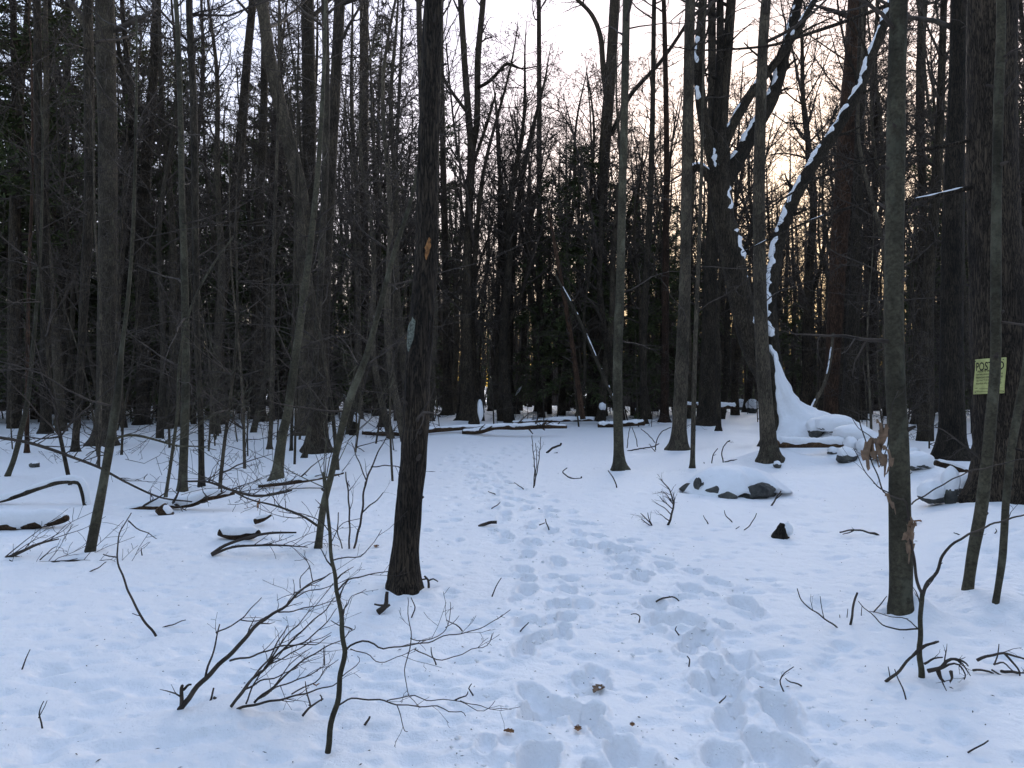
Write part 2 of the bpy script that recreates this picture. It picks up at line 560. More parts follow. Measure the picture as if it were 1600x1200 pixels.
LEFT = [(870, 1290), (868, 1180), (872, 1080), (850, 1000), (858, 930), (838, 880), (800, 830), (778, 780), (735, 735), (718, 705), (760, 682)]
RIGHT = [(1260, 1290), (1200, 1180), (1175, 1090), (1110, 1040), (1090, 985), (1040, 925), (1000, 885), (930, 850), (860, 805), (800, 765), (760, 735), (790, 705), (830, 685)]
PR = []
PR += trail(LEFT, 0.36, 0.11, 1, 0.16, 0.075)
PR += trail([(x + 14, y) for x, y in LEFT], 0.45, 0.13, 2, 0.13, 0.06)
PR += trail([(x - 10, y) for x, y in LEFT], 0.6, 0.17, 3, 0.12, 0.05)
PR += trail(RIGHT, 0.4, 0.12, 4, 0.18, 0.085)
PR += trail([(x + 22, y) for x, y in RIGHT], 0.45, 0.15, 5, 0.14, 0.065)
PR += trail([(x - 24, y + 3) for x, y in RIGHT], 0.6, 0.14, 6, 0.14, 0.06)
PR += trail([(1180, 965), (1120, 915), (1010, 860), (940, 835)], 0.42, 0.1, 7, 0.15, 0.06)
PR += trail([(700, 850), (690, 800), (720, 770), (700, 740), (690, 715)], 0.6, 0.14, 8, 0.13, 0.045)
for (px, py, s_, dp) in [(1045, 970, 0.26, 0.12), (1095, 998, 0.28, 0.15), (1135, 1065, 0.3, 0.11), (1215, 1110, 0.26, 0.13), (1235, 1180, 0.32, 0.14), (1160, 945, 0.2, 0.08),
                         (840, 1110, 0.2, 0.11), (880, 1105, 0.2, 0.10), (915, 1120, 0.18, 0.10), (840, 1180, 0.26, 0.12), (845, 1000, 0.2, 0.10), (885, 965, 0.17, 0.09),
                         (912, 945, 0.2, 0.05), (1190, 1165, 0.2, 0.1), (980, 880, 0.22, 0.08), (945, 855, 0.28, 0.09), (975, 1175, 0.2, 0.08), (1010, 1190, 0.2, 0.07)]:
    w = hit(px, py)
    PR.append((w.x, w.y, random.Random(px).uniform(0.8, 2.2), s_, dp))

def ground_mesh():
    th = np.linspace(-0.74, 0.74, 455)
    rr = np.concatenate([np.exp(np.arange(math.log(1.4), math.log(9), 0.0030)), np.exp(np.arange(math.log(9), math.log(70), 0.0055)), np.exp(np.linspace(math.log(70), math.log(900), 50))])
    TH, RR = np.meshgrid(th, rr)
    X = np.sin(TH) * RR; Y = np.cos(TH) * RR
    Z = gz(X, Y)
    near = RR < 32
    # wind-packed crust
    Z = Z + np.where(near, 0.010 * (vn2(X * 6 + 40, Y * 9, 11) - 0.5) + 0.006 * (vn2(X * 14, Y * 26, 12) - 0.5), 0)
    # dimples left by clumps dropped from the trees
    rng = random.Random(5)
    for i in range(3200):
        r = 2.2 * math.exp(rng.random() ** 0.8 * 1.9); a = rng.uniform(-0.72, 0.72)
        x, y = math.sin(a) * r, math.cos(a) * r
        s = 0.018 + 0.045 * rng.random() ** 1.6; dp = rng.uniform(0.006, 0.034) * (0.6 + s * 10)
        i0, i1 = np.searchsorted(rr, (r - 0.25, r + 0.25)); j0, j1 = np.searchsorted(th, (a - 0.25 / r, a + 0.25 / r))
        sx, sy = X[i0:i1, j0:j1], Y[i0:i1, j0:j1]
        q = (((sx - x) / (s * 1.5)) ** 2 + ((sy - y) / s) ** 2)
        Z[i0:i1, j0:j1] -= dp * np.exp(-q ** 1.5)
    D = np.zeros_like(Z); RM = np.zeros_like(Z)
    for x, y, ang, s, dp in PR:
        dp = min(dp * 1.05, 0.095); s = min(s * 0.66, 0.14)
        r = math.hypot(x, y); a = math.atan2(x, y)
        i0, i1 = np.searchsorted(rr, (r - 0.75, r + 0.75)); j0, j1 = np.searchsorted(th, (a - 0.75 / r, a + 0.75 / r))
        sx, sy = X[i0:i1, j0:j1] - x, Y[i0:i1, j0:j1] - y
        if sx.size == 0: continue
        wv = (vn2(sx * 7 + x * 7, sy * 7, 21) - 0.5) * 0.42 + (vn2(sx * 24 + x * 7, sy * 24, 22) - 0.5) * 0.14
        u = sx * math.cos(ang) + sy * math.sin(ang); v = -sx * math.sin(ang) + sy * math.cos(ang)
        q = np.sqrt((u / (s * 1.15)) ** 2 + (v / (s * 0.62)) ** 2) + wv
        dep = dp * np.clip((1.06 - q) / 0.36, 0, 1)
        dep = dep * dep * (3 - 2 * dep / dp) / dp
        D[i0:i1, j0:j1] = np.maximum(D[i0:i1, j0:j1], dep)
        RM[i0:i1, j0:j1] = np.maximum(RM[i0:i1, j0:j1], dp * 0.26 * np.exp(-((q - 1.22) / 0.22) ** 2))
    churn = np.clip((D + RM) / 0.03, 0, 1)
    Z = Z - D + RM * (1 - np.clip(D / 0.02, 0, 1)) + churn * (0.036 * (vn2(X * 19, Y * 19, 31) - 0.5) + 0.016 * (vn2(X * 42, Y * 42, 32) - 0.5))
    mb = MB()
    nr, nc = X.shape
    i = np.arange(nr - 1)[:, None]; j = np.arange(nc - 1)[None]
    a = i * nc + j
    mb.add(np.stack([X, Y, Z], -1).reshape(-1, 3), np.stack([a, a + 1, a + nc + 1, a + nc], -1)[..., ::-1].reshape(-1, 4))
    # the snow beside and behind the viewer, coarser; overlaps nothing
    th2 = np.linspace(0.74, 2 * math.pi - 0.74, 90); r2 = np.exp(np.linspace(math.log(1.4), math.log(900), 110))
    T2, R2 = np.meshgrid(th2, r2)
    X2, Y2 = np.sin(T2) * R2, np.cos(T2) * R2
    n2, c2 = X2.shape
    i = np.arange(n2 - 1)[:, None]; j = np.arange(c2 - 1)[None]; a = i * c2 + j
    mb.add(np.stack([X2, Y2, gz(X2, Y2)], -1).reshape(-1, 3), np.stack([a, a + 1, a + c2 + 1, a + c2], -1)[..., ::-1].reshape(-1, 4))
    ring = np.linspace(0, 2 * math.pi, 60, endpoint=False)
    V = np.concatenate([np.stack([np.sin(ring) * 1.402, np.cos(ring) * 1.402, 0 * ring + 0.0], 1), [[0, 0, 0.0]]])
    j = np.arange(60)
    mb.add(V, None, np.stack([(j + 1) % 60, j, np.full(60, 60)], 1))
    o = mb.build('snow_ground', M['snow'])
    o['kind'] = 'structure'

# ================================================================== TREES READ FROM THE PHOTOGRAPH
# stem points: (x, y, width) in photograph pixels from the foot up; d = distance when the foot is hidden
T = []
def tree(name, label, bark, stem, d=None, limbs=(), low=4, top=7, rough=0.08, snow=(), lean=0.0, group=None, crown=1.0, flare=0.25, extra=None):
    T.append(dict(name=name, label=label, bark=bark, stem=stem, d=d, limbs=limbs, low=low, top=top, rough=rough, snow=snow, lean=lean, group=group, crown=crown, flare=flare, extra=extra))

tree('bare_tree', 'thick furrowed dark trunk standing alone beside the footprints, torn orange bark scar high up', 'furrow',
     [(629, 925, 45), (634, 860, 42), (642, 760, 40), (648, 700, 39), (652, 600, 40), (660, 480, 38), (667, 380, 36), (668, 270, 34), (673, 150, 32), (679, 0, 31)],
     rough=0.15, low=1, top=8, flare=0.1, extra='scar')
tree('bare_tree', 'smooth grey tree with snow piled against its foot behind the leafy forked sapling', 'smooth',
     [(1407, 958, 30), (1408, 880, 34), (1407, 800, 32), (1408, 700, 30), (1405, 600, 29), (1405, 480, 28), (1407, 380, 28), (1410, 250, 28), (1412, 120, 27), (1415, 0, 26)],
     rough=0.02, low=3, top=6, flare=0.0)
tree('bare_tree', 'slender smooth grey tree leaning in front of the yellow sign', 'smooth',
     [(1512, 928, 15), (1520, 860, 17), (1530, 800, 18), (1537, 720, 17), (1543, 640, 16), (1548, 560, 15), (1548, 420, 15), (1550, 300, 14), (1555, 150, 14), (1560, 0, 13)],
     rough=0.03, low=3, top=5, flare=0.0)
tree('bare_tree', 'thin crooked sapling trunk bending away beside the sign tree', 'smooth',
     [(1556, 950, 9), (1566, 880, 11), (1570, 840, 11), (1575, 780, 11), (1585, 700, 12), (1595, 640, 12), (1607, 560, 10), (1612, 400, 8), (1615, 200, 6), (1617, 0, 5)],
     rough=0.03, low=2, top=2, flare=0.0)
tree('bare_tree', 'massive rough barked tree carrying the yellow sign', 'furrow',
     [(1573, 812, 98), (1571, 720, 90), (1565, 600, 86), (1560, 450, 80), (1556, 300, 74), (1555, 150, 72), (1554, 0, 71)], d=9.0,
     rough=0.09, low=2, top=9, flare=0.08,
     limbs=[[(1545, 288, 9), (1520, 292, 8), (1450, 309, 7), (1392, 320, 6), (1330, 326, 5), (1262, 348, 4), (1200, 375, 2.5), (1150, 400, 1.5)],
            [(1540, 212, 7), (1480, 226, 6), (1390, 241, 5), (1300, 268, 4), (1240, 300, 3), (1195, 330, 2)],
            [(1545, -60, 10), (1470, -25, 8), (1400, 3, 7), (1330, 30, 6), (1240, 60, 5), (1195, 72, 4), (1100, 78, 2.5), (1040, 70, 1.5)]],
     snow=[('limb', 0, 0.55)])
tree('bare_tree', 'stout dark trunk rising behind the tumbled stones and the short snowy log', 'dark',
     [(1487, 720, 42), (1487, 640, 37), (1489, 540, 34), (1492, 400, 32), (1494, 260, 29), (1498, 130, 26), (1503, 0, 24)], rough=0.08, low=4)
tree('bare_tree', 'great forked tree of many stems with snow caught in its crotches above the stone wall', 'dark',
     [(1222, 664, 50), (1205, 600, 42), (1176, 540, 38), (1154, 456, 36), (1141, 390, 36), (1128, 336, 35), (1122, 276, 36), (1125, 240, 30), (1127, 200, 18), (1131, 150, 16), (1136, 80, 16), (1141, 0, 15)], d=18.9,
     rough=0.08, low=3, flare=0.1,
     limbs=[[(1122, 275, 26), (1108, 228, 20), (1095, 168, 18), (1090, 90, 15), (1097, 0, 13), (1100, -60, 11)],
            [(1128, 290, 28), (1150, 254, 24), (1174, 212, 23), (1210, 146, 21), (1232, 72, 18), (1252, 0, 16), (1268, -60, 12)],
            [(1128, 236, 18), (1142, 200, 16), (1174, 146, 14), (1216, 92, 12), (1242, 52, 11), (1272, 0, 9), (1295, -40, 7)],
            [(1118, 240, 16), (1117, 198, 14), (1123, 108, 12), (1123, 0, 11), (1120, -60, 9)],
            [(1122, 300, 18), (1102, 270, 15), (1088, 262, 13), (1080, 268, 12)],
            [(1226, 650, 40), (1216, 590, 26), (1210, 540, 23), (1208, 468, 21), (1217, 410, 22), (1228, 360, 21), (1252, 300, 21), (1288, 240, 20), (1322, 190, 19), (1360, 126, 18), (1380, 76, 17), (1400, 28, 16), (1425, -40, 13)]],
     snow=[('limb', 1, 0.72), ('limb', 2, 0.6), ('limb', 0, 0.5), ('limb', 4, 0.95), ('limb', 5, 0.74), ('stem', 0, 0.55)])
tree('bare_tree', 'straight greyish trunk in front of the great forked tree, snow heaped at its foot', 'grey',
     [(1203, 722, 26), (1197, 640, 23), (1190, 520, 21), (1186, 400, 19), (1184, 280, 18), (1188, 100, 16), (1195, 0, 15)], rough=0.05, low=3)
tree('bare_tree', 'tall reddish brown trunk beyond the stone wall, beside a leaning pole', 'red',
     [(1297, 656, 21), (1303, 510, 24), (1315, 336, 26), (1324, 180, 27), (1333, 90, 27), (1339, 0, 26)], d=27, rough=0.06, low=3)
tree('bare_tree', 'dark trunk with flared foot close beside the reddish trunk beyond the wall', 'dark',
     [(1326, 662, 30), (1329, 600, 24), (1331, 520, 21), (1339, 390, 16), (1342, 252, 14), (1346, 100, 12), (1350, 0, 11)], d=25.5, rough=0.08, low=4)
tree('bare_tree', 'dark grey trunk rising straight behind a thin pole and beside the boulder clearing', 'grey',
     [(1060, 706, 25), (1062, 640, 22), (1066, 540, 20), (1070, 450, 18), (1073, 300, 17), (1075, 150, 17), (1078, 0, 16)], rough=0.07, low=4)
tree('bare_tree', 'thin straight pole of a tree between the boulder and the dark grey trunk', 'grey',
     [(1082, 735, 7.5), (1083, 640, 7.5), (1085, 560, 7), (1092, 400, 6), (1097, 250, 5), (1099, 100, 4), (1101, 0, 3.5)], rough=0.03, low=5, top=3)
tree('bare_tree', 'broad dark trunk set in snow behind the boulder, near the start of the stone wall', 'dark',
     [(1104, 654, 29), (1107, 560, 25), (1110, 420, 20), (1113, 300, 17), (1112, 150, 14), (1110, 0, 12)], d=29, rough=0.08, low=5)
tree('bare_tree', 'thin dark stem between the broad dark trunk and the stone wall', 'dark',
     [(1123, 676, 8), (1122, 600, 7), (1121, 500, 6), (1128, 350, 5), (1135, 150, 4), (1136, 0, 3)], rough=0.03, low=5, top=3)
tree('bare_tree', 'pale slim trunk standing alone in open snow past the bushy dry seedling', 'smooth',
     [(968, 738, 19), (967, 710, 16), (966, 640, 15), (966, 560, 15), (970, 450, 14), (972, 350, 12.5), (976, 200, 12), (981, 0, 12)], rough=0.04, low=5)
tree('bare_tree', 'slim trunk with red brown foot near the end of the fallen logs', 'red',
     [(1038, 662, 14), (1039, 560, 12), (1040, 400, 11), (1041, 250, 9), (1039, 90, 8), (1036, 0, 7)], rough=0.05, low=10)
tree('bare_tree', 'thin dark tree just behind the sawn log end', 'dark',
     [(1006, 655, 11), (1007, 500, 10), (1015, 330, 10), (1020, 180, 8), (1022, 0, 7)], d=30, rough=0.05, low=10)
tree('bare_tree', 'big dark tree with a snow topped stub at its foot, branching high over the hemlocks', 'dark',
     [(929, 650, 26), (931, 560, 23), (935, 390, 20), (944, 240, 18), (953, 120, 17), (959, 18, 16), (961, -40, 15)], d=37, rough=0.06, low=6,
     limbs=[[(948, 160, 10), (942, 110, 9), (938, 60, 8), (925, 25, 7), (902, 0, 6), (880, -20, 4)], [(955, 210, 8), (985, 150, 7), (1030, 100, 6), (1068, 45, 5), (1090, 0, 3)]])
tree('bare_tree', 'straight thin black tree rising above the hemlocks, no branches below the sky', 'dark',
     [(843, 640, 13), (843, 500, 10), (843, 300, 8.5), (842, 0, 7)], d=41, rough=0.05, low=5)
tree('bare_tree', 'crooked leaning tree with spreading crooked branches beyond the logs', 'dark',
     [(792, 644, 11), (797, 540, 11), (798, 450, 10), (807, 336, 9), (819, 258, 8), (834, 192, 6), (850, 130, 4)], d=38, rough=0.06, low=14, top=2)
tree('bare_tree', 'tall dark tree splitting into two upright stems, snowy spur at its foot', 'dark',
     [(731, 650, 23), (729, 560, 18), (729, 480, 15), (732, 360, 13), (737, 240, 13), (733, 190, 11), (727, 110, 10), (720, 0, 9)], d=33, rough=0.06, low=6,
     limbs=[[(737, 240, 11), (744, 205, 10), (746, 170, 10), (747, 90, 10), (755, 0, 9), (757, -60, 8)], [(747, 140, 6), (765, 130, 6), (783, 112, 5), (792, 104, 5), (815, 112, 3), (845, 108, 1.5)],
            [(735, 270, 6), (760, 200, 5), (775, 150, 3)], [(732, 180, 6), (700, 135, 5), (690, 110, 4)]])
tree('bare_tree', 'dark trunk close behind the thick furrowed trunk and the long fallen log', 'dark',
     [(700, 642, 16), (697, 480, 12), (693, 300, 10), (690, 170, 9), (688, 0, 8)], d=38, rough=0.05, low=5)
tree('bare_tree', 'mossy thin trunk half hidden by the thick furrowed trunk', 'grey',
     [(672, 652, 11), (676, 560, 10), (680, 480, 9), (672, 380, 8), (662, 250, 9), (656, 100, 9), (653, 0, 9)], d=32, rough=0.04, low=5)
tree('bare_tree', 'thin grey trunk behind the near end of the long fallen log', 'grey',
     [(596, 670, 9), (600, 600, 9), (607, 500, 9), (611, 400, 8), (618, 250, 6), (625, 100, 5), (630, 0, 4)], rough=0.04, low=7)
tree('bare_tree', 'very straight tall dark trunk standing before the spruce', 'dark',
     [(567, 642, 18), (568, 520, 18), (568, 420, 18), (569, 180, 15), (570, 0, 14)], d=42, rough=0.05, low=5)
tree('sapling', 'leaning near sapling with double foot rising behind the brush', 'smooth',
     [(497, 862, 10), (505, 790, 11), (517, 740, 10), (535, 660, 12), (548, 615, 12), (570, 560, 10), (590, 490, 9), (614, 400, 8), (645, 300, 6), (662, 200, 4), (670, 120, 2)], rough=0.03, low=10, top=1,
     limbs=[[(510, 765, 5), (506, 760, 5), (504, 738, 4)]])
tree('bare_tree', 'thickest dark trunk of the close group beyond the snowy branch on the ground', 'dark',
     [(495, 709, 36), (498, 650, 29), (500, 590, 27), (506, 430, 21), (514, 300, 18), (523, 150, 17), (530, 0, 17)], rough=0.08, low=6)
tree('bare_tree', 'grey trunk curving strongly over to one side as it climbs, with dark scars', 'grey',
     [(474, 668, 22), (479, 560, 22), (480, 480, 22), (477, 400, 23), (472, 310, 23), (457, 240, 22), (438, 160, 20), (424, 90, 19), (412, 0, 18)], d=24, rough=0.06, low=6)
tree('bare_tree', 'speckled slim trunk growing out of the snowy branch on the ground', 'smooth',
     [(432, 756, 17), (441, 680, 15), (450, 640, 14), (469, 510, 12), (484, 400, 10), (498, 250, 8), (505, 100, 6), (508, 0, 5)], rough=0.05, low=10, top=4)
tree('bare_tree', 'tall dark trunk just behind the curving grey trunk', 'dark',
     [(472, 660, 15), (478, 500, 19), (482, 300, 21), (483, 150, 22), (480, 0, 20)], d=31, rough=0.06, low=5)
tree('bare_tree', 'slim trunk pressed against the thickest trunk of the close group', 'grey',
     [(476, 719, 7.5), (482, 680, 8), (490, 600, 8), (503, 430, 10), (512, 200, 11), (510, 0, 11)], rough=0.05, low=6)
tree('bare_tree', 'short visible slim stem standing in front of the curving grey trunk', 'grey',
     [(421, 705, 7), (424, 640, 7), (428, 520, 6), (430, 380, 5), (436, 200, 4), (440, 0, 3)], rough=0.03, low=9, top=3)
tree('bare_tree', 'thin straight stem between the speckled trunk and the close group', 'grey',
     [(455, 709, 5), (457, 640, 5), (458, 500, 4.5), (462, 300, 4), (466, 100, 3)], rough=0.03, low=10, top=2)
tree('bare_tree', 'dark trunk with narrow foot seen between the leaning dark tree and the curving trunk', 'dark',
     [(407, 655, 17), (402, 570, 17), (402, 480, 16), (404, 360, 14), (411, 200, 12), (415, 0, 11)], d=31, rough=0.06, low=8)
tree('bare_tree', 'dark tree leaning steadily over as it rises behind the pale trunk', 'dark',
     [(339, 662, 16), (344, 480, 17), (359, 384, 18), (374, 240, 16), (386, 90, 13), (395, 0, 12)], d=29, rough=0.06, low=9)
tree('bare_tree', 'brown slim trunk beside the smooth pale trunk at the mossy log', 'grey',
     [(315, 764, 9.5), (313, 650, 9), (308, 560, 9), (306, 430, 10), (306, 180, 11), (299, 0, 10)], rough=0.04, low=9)
tree('bare_tree', 'smooth pale green grey trunk rising from behind the snowy mossy log', 'smooth',
     [(285, 771, 13.5), (288, 600, 12.5), (287, 420, 11), (284, 300, 9), (281, 150, 8), (272, 0, 7)], rough=0.02, low=9)
tree('bare_tree', 'crooked whippy stem leaning on the smooth pale trunk', 'smooth',
     [(258, 786, 5), (264, 740, 5), (270, 700, 5), (278, 640, 4.5), (282, 560, 4), (300, 480, 3.5), (330, 420, 3), (365, 370, 2)], rough=0.03, low=9, top=0)
tree('bare_tree', 'dark trunk with hollowed foot beyond the sapling, topped by two stems', 'dark',
     [(222, 663, 19), (226, 560, 20), (222, 400, 20), (232, 250, 16), (244, 100, 13), (247, 0, 12)], d=29, rough=0.08, low=9,
     limbs=[[(224, 330, 11), (216, 250, 10), (205, 150, 8), (195, 60, 6), (185, 0, 5)]])
tree('bare_tree', 'short thick broken trunk tilted sideways deep in the snow', 'dark',
     [(258, 653, 16), (266, 620, 16), (275, 590, 15), (290, 520, 12), (305, 440, 9), (312, 350, 6)], d=32, rough=0.06, low=6, top=0)
tree('bare_tree', 'big grey trunk with a heavy broken limb near its top, beyond the leaning sapling', 'grey',
     [(162, 698, 31), (165, 620, 28), (167, 540, 27), (170, 360, 27), (168, 200, 28), (167, 0, 28)], rough=0.07, low=8,
     limbs=[[(166, 95, 14), (155, 72, 13), (132, 38, 12), (108, 0, 11), (90, -40, 9)]])
tree('bare_tree', 'dark slender trunk next to the big grey trunk, frosted with snow at its foot', 'dark',
     [(117, 709, 11), (120, 640, 10), (126, 540, 12), (133, 430, 14), (139, 330, 15), (138, 200, 15), (134, 0, 15)], rough=0.06, low=9)
tree('bare_tree', 'dark tree forking low into two thin stems behind the slender trunk', 'dark',
     [(105, 657, 19), (103, 560, 16), (102, 420, 14), (106, 300, 13), (107, 180, 11), (112, 90, 10), (115, 0, 9)], d=31, rough=0.06, low=8,
     limbs=[[(106, 190, 10), (97, 130, 9), (84, 60, 8), (80, 0, 7), (78, -40, 6)]])
tree('bare_tree', 'heavy dark trunk among thin stems where the wood is thickest', 'dark',
     [(72, 680, 16), (72, 500, 15), (66, 350, 15), (62, 200, 13), (60, 60, 12), (58, 0, 11)], rough=0.06, low=10)
tree('bare_tree', 'dark stubby trunk behind thin slanting stems where the pine boughs hang', 'dark',
     [(20, 669, 12), (26, 600, 12), (30, 480, 12), (28, 300, 11), (26, 120, 10), (24, 0, 9)], rough=0.06, low=10)
tree('sapling', 'slanting thin sapling crossing straight stems where the wood is thickest', 'smooth',
     [(12, 748, 7), (22, 715, 7.5), (33, 670, 8), (42, 630, 7), (50, 560, 6), (58, 460, 5), (62, 350, 4), (60, 200, 3)], rough=0.03, low=10, top=1)
tree('sapling', 'straight red brown sapling beside the slanting one', 'red',
     [(42, 711, 6.5), (43, 640, 6.5), (45, 560, 6), (47, 430, 5), (50, 280, 4), (52, 120, 3)], rough=0.03, low=10, top=2)
tree('sapling', 'near sapling leaning over with one long drooping side branch, by the snowy log', 'smooth',
     [(141, 868, 15), (150, 810, 15), (160, 750, 13), (169, 690, 13), (180, 620, 12), (188, 540, 7), (198, 467, 6), (208, 350, 5), (214, 200, 4), (216, 60, 3)], rough=0.03, low=8, top=1, flare=0.0,
     limbs=[[(174, 690, 4), (184, 683, 4), (208, 681, 4), (240, 689, 3.5), (270, 698, 3), (300, 699, 2), (330, 705, 1)]])
tree('sapling', 'thin bare sapling standing straight in open snow beyond the leaning sapling', 'dark',
     [(190, 714, 3.5), (192, 660, 4), (192, 600, 4), (190, 520, 3.5), (192, 400, 3), (197, 250, 2.5)], rough=0.03, low=9, top=1)
tree('sapling', 'thin stem close before the big grey trunk with the broken limb', 'grey',
     [(154, 733, 4), (155, 680, 4.5), (157, 600, 4), (158, 480, 3.5), (150, 350, 3), (145, 200, 2.5)], rough=0.03, low=10, top=1)
tree('bare_tree', 'dark trunk with a second crown of twigs behind the smooth grey tree', 'dark',
     [(1432, 655, 14), (1434, 500, 12), (1440, 330, 11), (1435, 200, 13), (1437, 60, 13), (1439, 0, 13)], d=30, rough=0.06, low=9)

PL = {}
for t in T:
    s = t['stem']
    if t['d'] is None:
        b = hit(s[0][0], s[0][1]); t['depth'] = b.y; t['base'] = b
    else:
        d = t['d']; x = (s[0][0] - 800) / FPX * d
        t['depth'] = d; t['base'] = Vector((x, d, gzs(x, d)))
BUMPS += [(t['base'].x, t['base'].y, 0.16 + t['stem'][0][2] / FPX * t['depth'] * 0.9, 0.025 + 0.0015 * t['depth']) for t in T]
ground_mesh()
for t in T:
    t['base'].z = gzs(t['base'].x, t['base'].y)

def build_tree(t, seed):
    rng = random.Random(seed)
    base, d = t['base'], t['depth']
    s = t['stem']
    root = thing(t['name'], t['label'], 'tree', base, t['group'])
    pts = []
    for i, (px, py, w) in enumerate(s):
        p = at(px, py, d)
        if i == 0: p = Vector((base.x, d, base.z))
        pts.append((p.x, p.y, p.z, w / FPX * d / 2))
    # depth sway so the stem is not a flat cut-out
    k1, k2 = rng.uniform(-0.02, 0.02), rng.uniform(0, 6)
    pts = [(x, y + k1 * (z - base.z) + 0.04 * math.sin((z - base.z) * 0.8 + k2) * min(1, (z - base.z)), z, r) for x, y, z, r in pts]
    x0, y0, z0, r0 = pts[0]
    dx, dz = pts[1][0] - x0, max(0.05, pts[1][2] - z0)
    sl = max(-0.4, min(0.4, dx / dz))
    head = [(x0 - sl * 0.35, y0, z0 - 0.35, r0 * (1 + t['flare'] * 0.5))]
    xe, ye, ze, re = pts[-1]
    xp, yp, zp, rp = pts[-2]
    dv = np.array([xe - xp, ye - yp, ze - zp]); dv = unit(dv)
    H = t['top']
    tail = []
    if H > 0:
        c = np.array([xe, ye, ze])
        nst = max(3, int(H / 1.2))
        for i in range(nst):
            dv = unit(dv * 0.8 + np.array([rng.gauss(0, .05), rng.gauss(0, .05), 0.25]))
            c = c + dv * H / nst
            tail.append((c[0], c[1], c[2], max(0.006, re * (1 - 0.75 * (i + 1) / nst))))
    step = 0.05 if d < 8 else (0.10 if d < 20 else 0.25)
    C = resample(head + pts + tail, step)
    P, rad = C[:, :3], np.maximum(C[:, 3], 0.003)
    hz = P[:, 2] - base.z
    rad = rad * (1 + t['flare'] * np.exp(-np.clip(hz, 0, 9) / (0.10 + r0 * 0.7)))
    ns = 64 if d < 7 else (28 if d < 12 else (16 if d < 22 else 12))
    if r0 < 0.05: ns = min(ns, 12)
    mb = MB()
    bd = bark_disp(t['rough'], 1.0 if d < 12 else 0.5, seed * 3.7)
    fl = 0.30 if r0 > 0.05 else 0.15
    def rooty(p, ca, sa, rr):
        h = np.clip(p[:, 2:3] - base.z, 0, 9)
        lob = np.clip(vn3(ca[None] * 1.6 + seed, sa[None] * 1.6, 0.5 + 0 * h) * 1.9 - 0.45, 0, 1.3)
        return bd(p, ca, sa, rr) * (1 + fl * 1.8 * lob * np.exp(-h / (0.05 + r0 * 0.55)))
    tube(mb, P, rad, ns, rooty)
    o = base[:]
    trunk = mb.build('trunk', M[t['bark']], root, o)
    lim = []
    for li in t['limbs']:
        q = []
        sw = rng.uniform(-0.10, 0.10)
        i0 = int(np.argmin(np.abs(P[:, 2] - at(*li[0][:2], d).z)))
        for i, (px, py, w) in enumerate(li):
            p = at(px, py, d)
            q.append((p.x, P[i0, 1] + sw * math.hypot(px - li[0][0], py - li[0][1]) / FPX * d, p.z, w / FPX * d / 2))
        Q = resample(q, 0.07 if d < 20 else 0.2)
        lm = MB()
        tube(lm, Q[:, :3], np.maximum(Q[:, 3], 0.003), 12 if d < 20 else 8, bark_disp(t['rough'], 0.6, seed + 9.1))
        for _ in range(7):
            f = rng.uniform(0.3, 0.97); i = int(f * (len(Q) - 2))
            dd = unit(Q[i + 1, :3] - Q[i, :3])
            grow(lm, rng, Q[i, :3], side_dir(rng, dd, rng.uniform(0.5, 1.1)), rng.uniform(0.5, 1.6), max(0.004, Q[i, 3] * 0.35), 1, [0, 4, 3], ns=5)
        lim.append((Q, lm.build('limb', M[t['bark']], root, o)))
    # live crown above and dead twigs below
    cm = MB()
    ztop = P[-1, 2]
    zc = max(pts[-1][2] - 1.0, base.z + 0.45 * (ztop - base.z))
    if H > 0:
        nb = int((8 + H) * t['crown'])
        for i in range(nb):
            z = zc + (ztop - zc) * (i + rng.random()) / nb
            k = int(np.argmin(np.abs(P[:, 2] - z)))
            a = rng.uniform(0, 6.283)
            e = rng.uniform(0.2, 0.9)
            grow(cm, rng, P[k], (math.cos(a) * math.cos(e), math.sin(a) * math.cos(e), math.sin(e)), rng.uniform(1.0, 3.2) * (0.5 + 0.1 * H) * (1.1 - 0.5 * i / nb),
                 max(0.008, rad[k] * 0.4), 0, [4, 4, 2] if d > 22 else [3, 3], up=0.08, ns=5)
    zin = pts[-1][2]
    for i in range(t['low']):
        z = base.z + rng.uniform(0.22, 0.98) * (zin - base.z)
        k = int(np.argmin(np.abs(P[:, 2] - z)))
        a = rng.uniform(0, 6.283); e = rng.uniform(-0.25, 0.7)
        ln = rng.uniform(0.5, 1.7) if r0 < 0.05 else rng.uniform(0.7, 2.4)
        if d < 7: ln *= 0.6
        grow(cm, rng, P[k] , (math.cos(a) * math.cos(e), math.sin(a) * math.cos(e), math.sin(e)), ln, max(0.004, min(0.016, rad[k] * 0.3)), 0, [4, 3], up=0.01, wob=0.14, ns=5)
    if d < 14:                             # knots and snapped twig stubs
        for i in range(9):
            z = base.z + rng.uniform(0.1, 1.0) * (min(zin, base.z + 5) - base.z)
            k = int(np.argmin(np.abs(P[:, 2] - z))); a = rng.uniform(0, 6.283); q = rad[k]
            dv = np.array([math.cos(a), math.sin(a), rng.uniform(0.1, 0.9)])
            r_ = min(0.012, q * 0.3) * rng.uniform(0.6, 1.2)
            tube(cm, np.array([P[k] + dv * q * 0.5, P[k] + dv * q * 1.02, P[k] + dv * (q + rng.uniform(0.01, 0.05))]), np.array([r_ * 1.8, r_ * 1.3, r_ * 0.7]), 7)
    if cm.n: cm.build('crown', M['twig'], root, o)
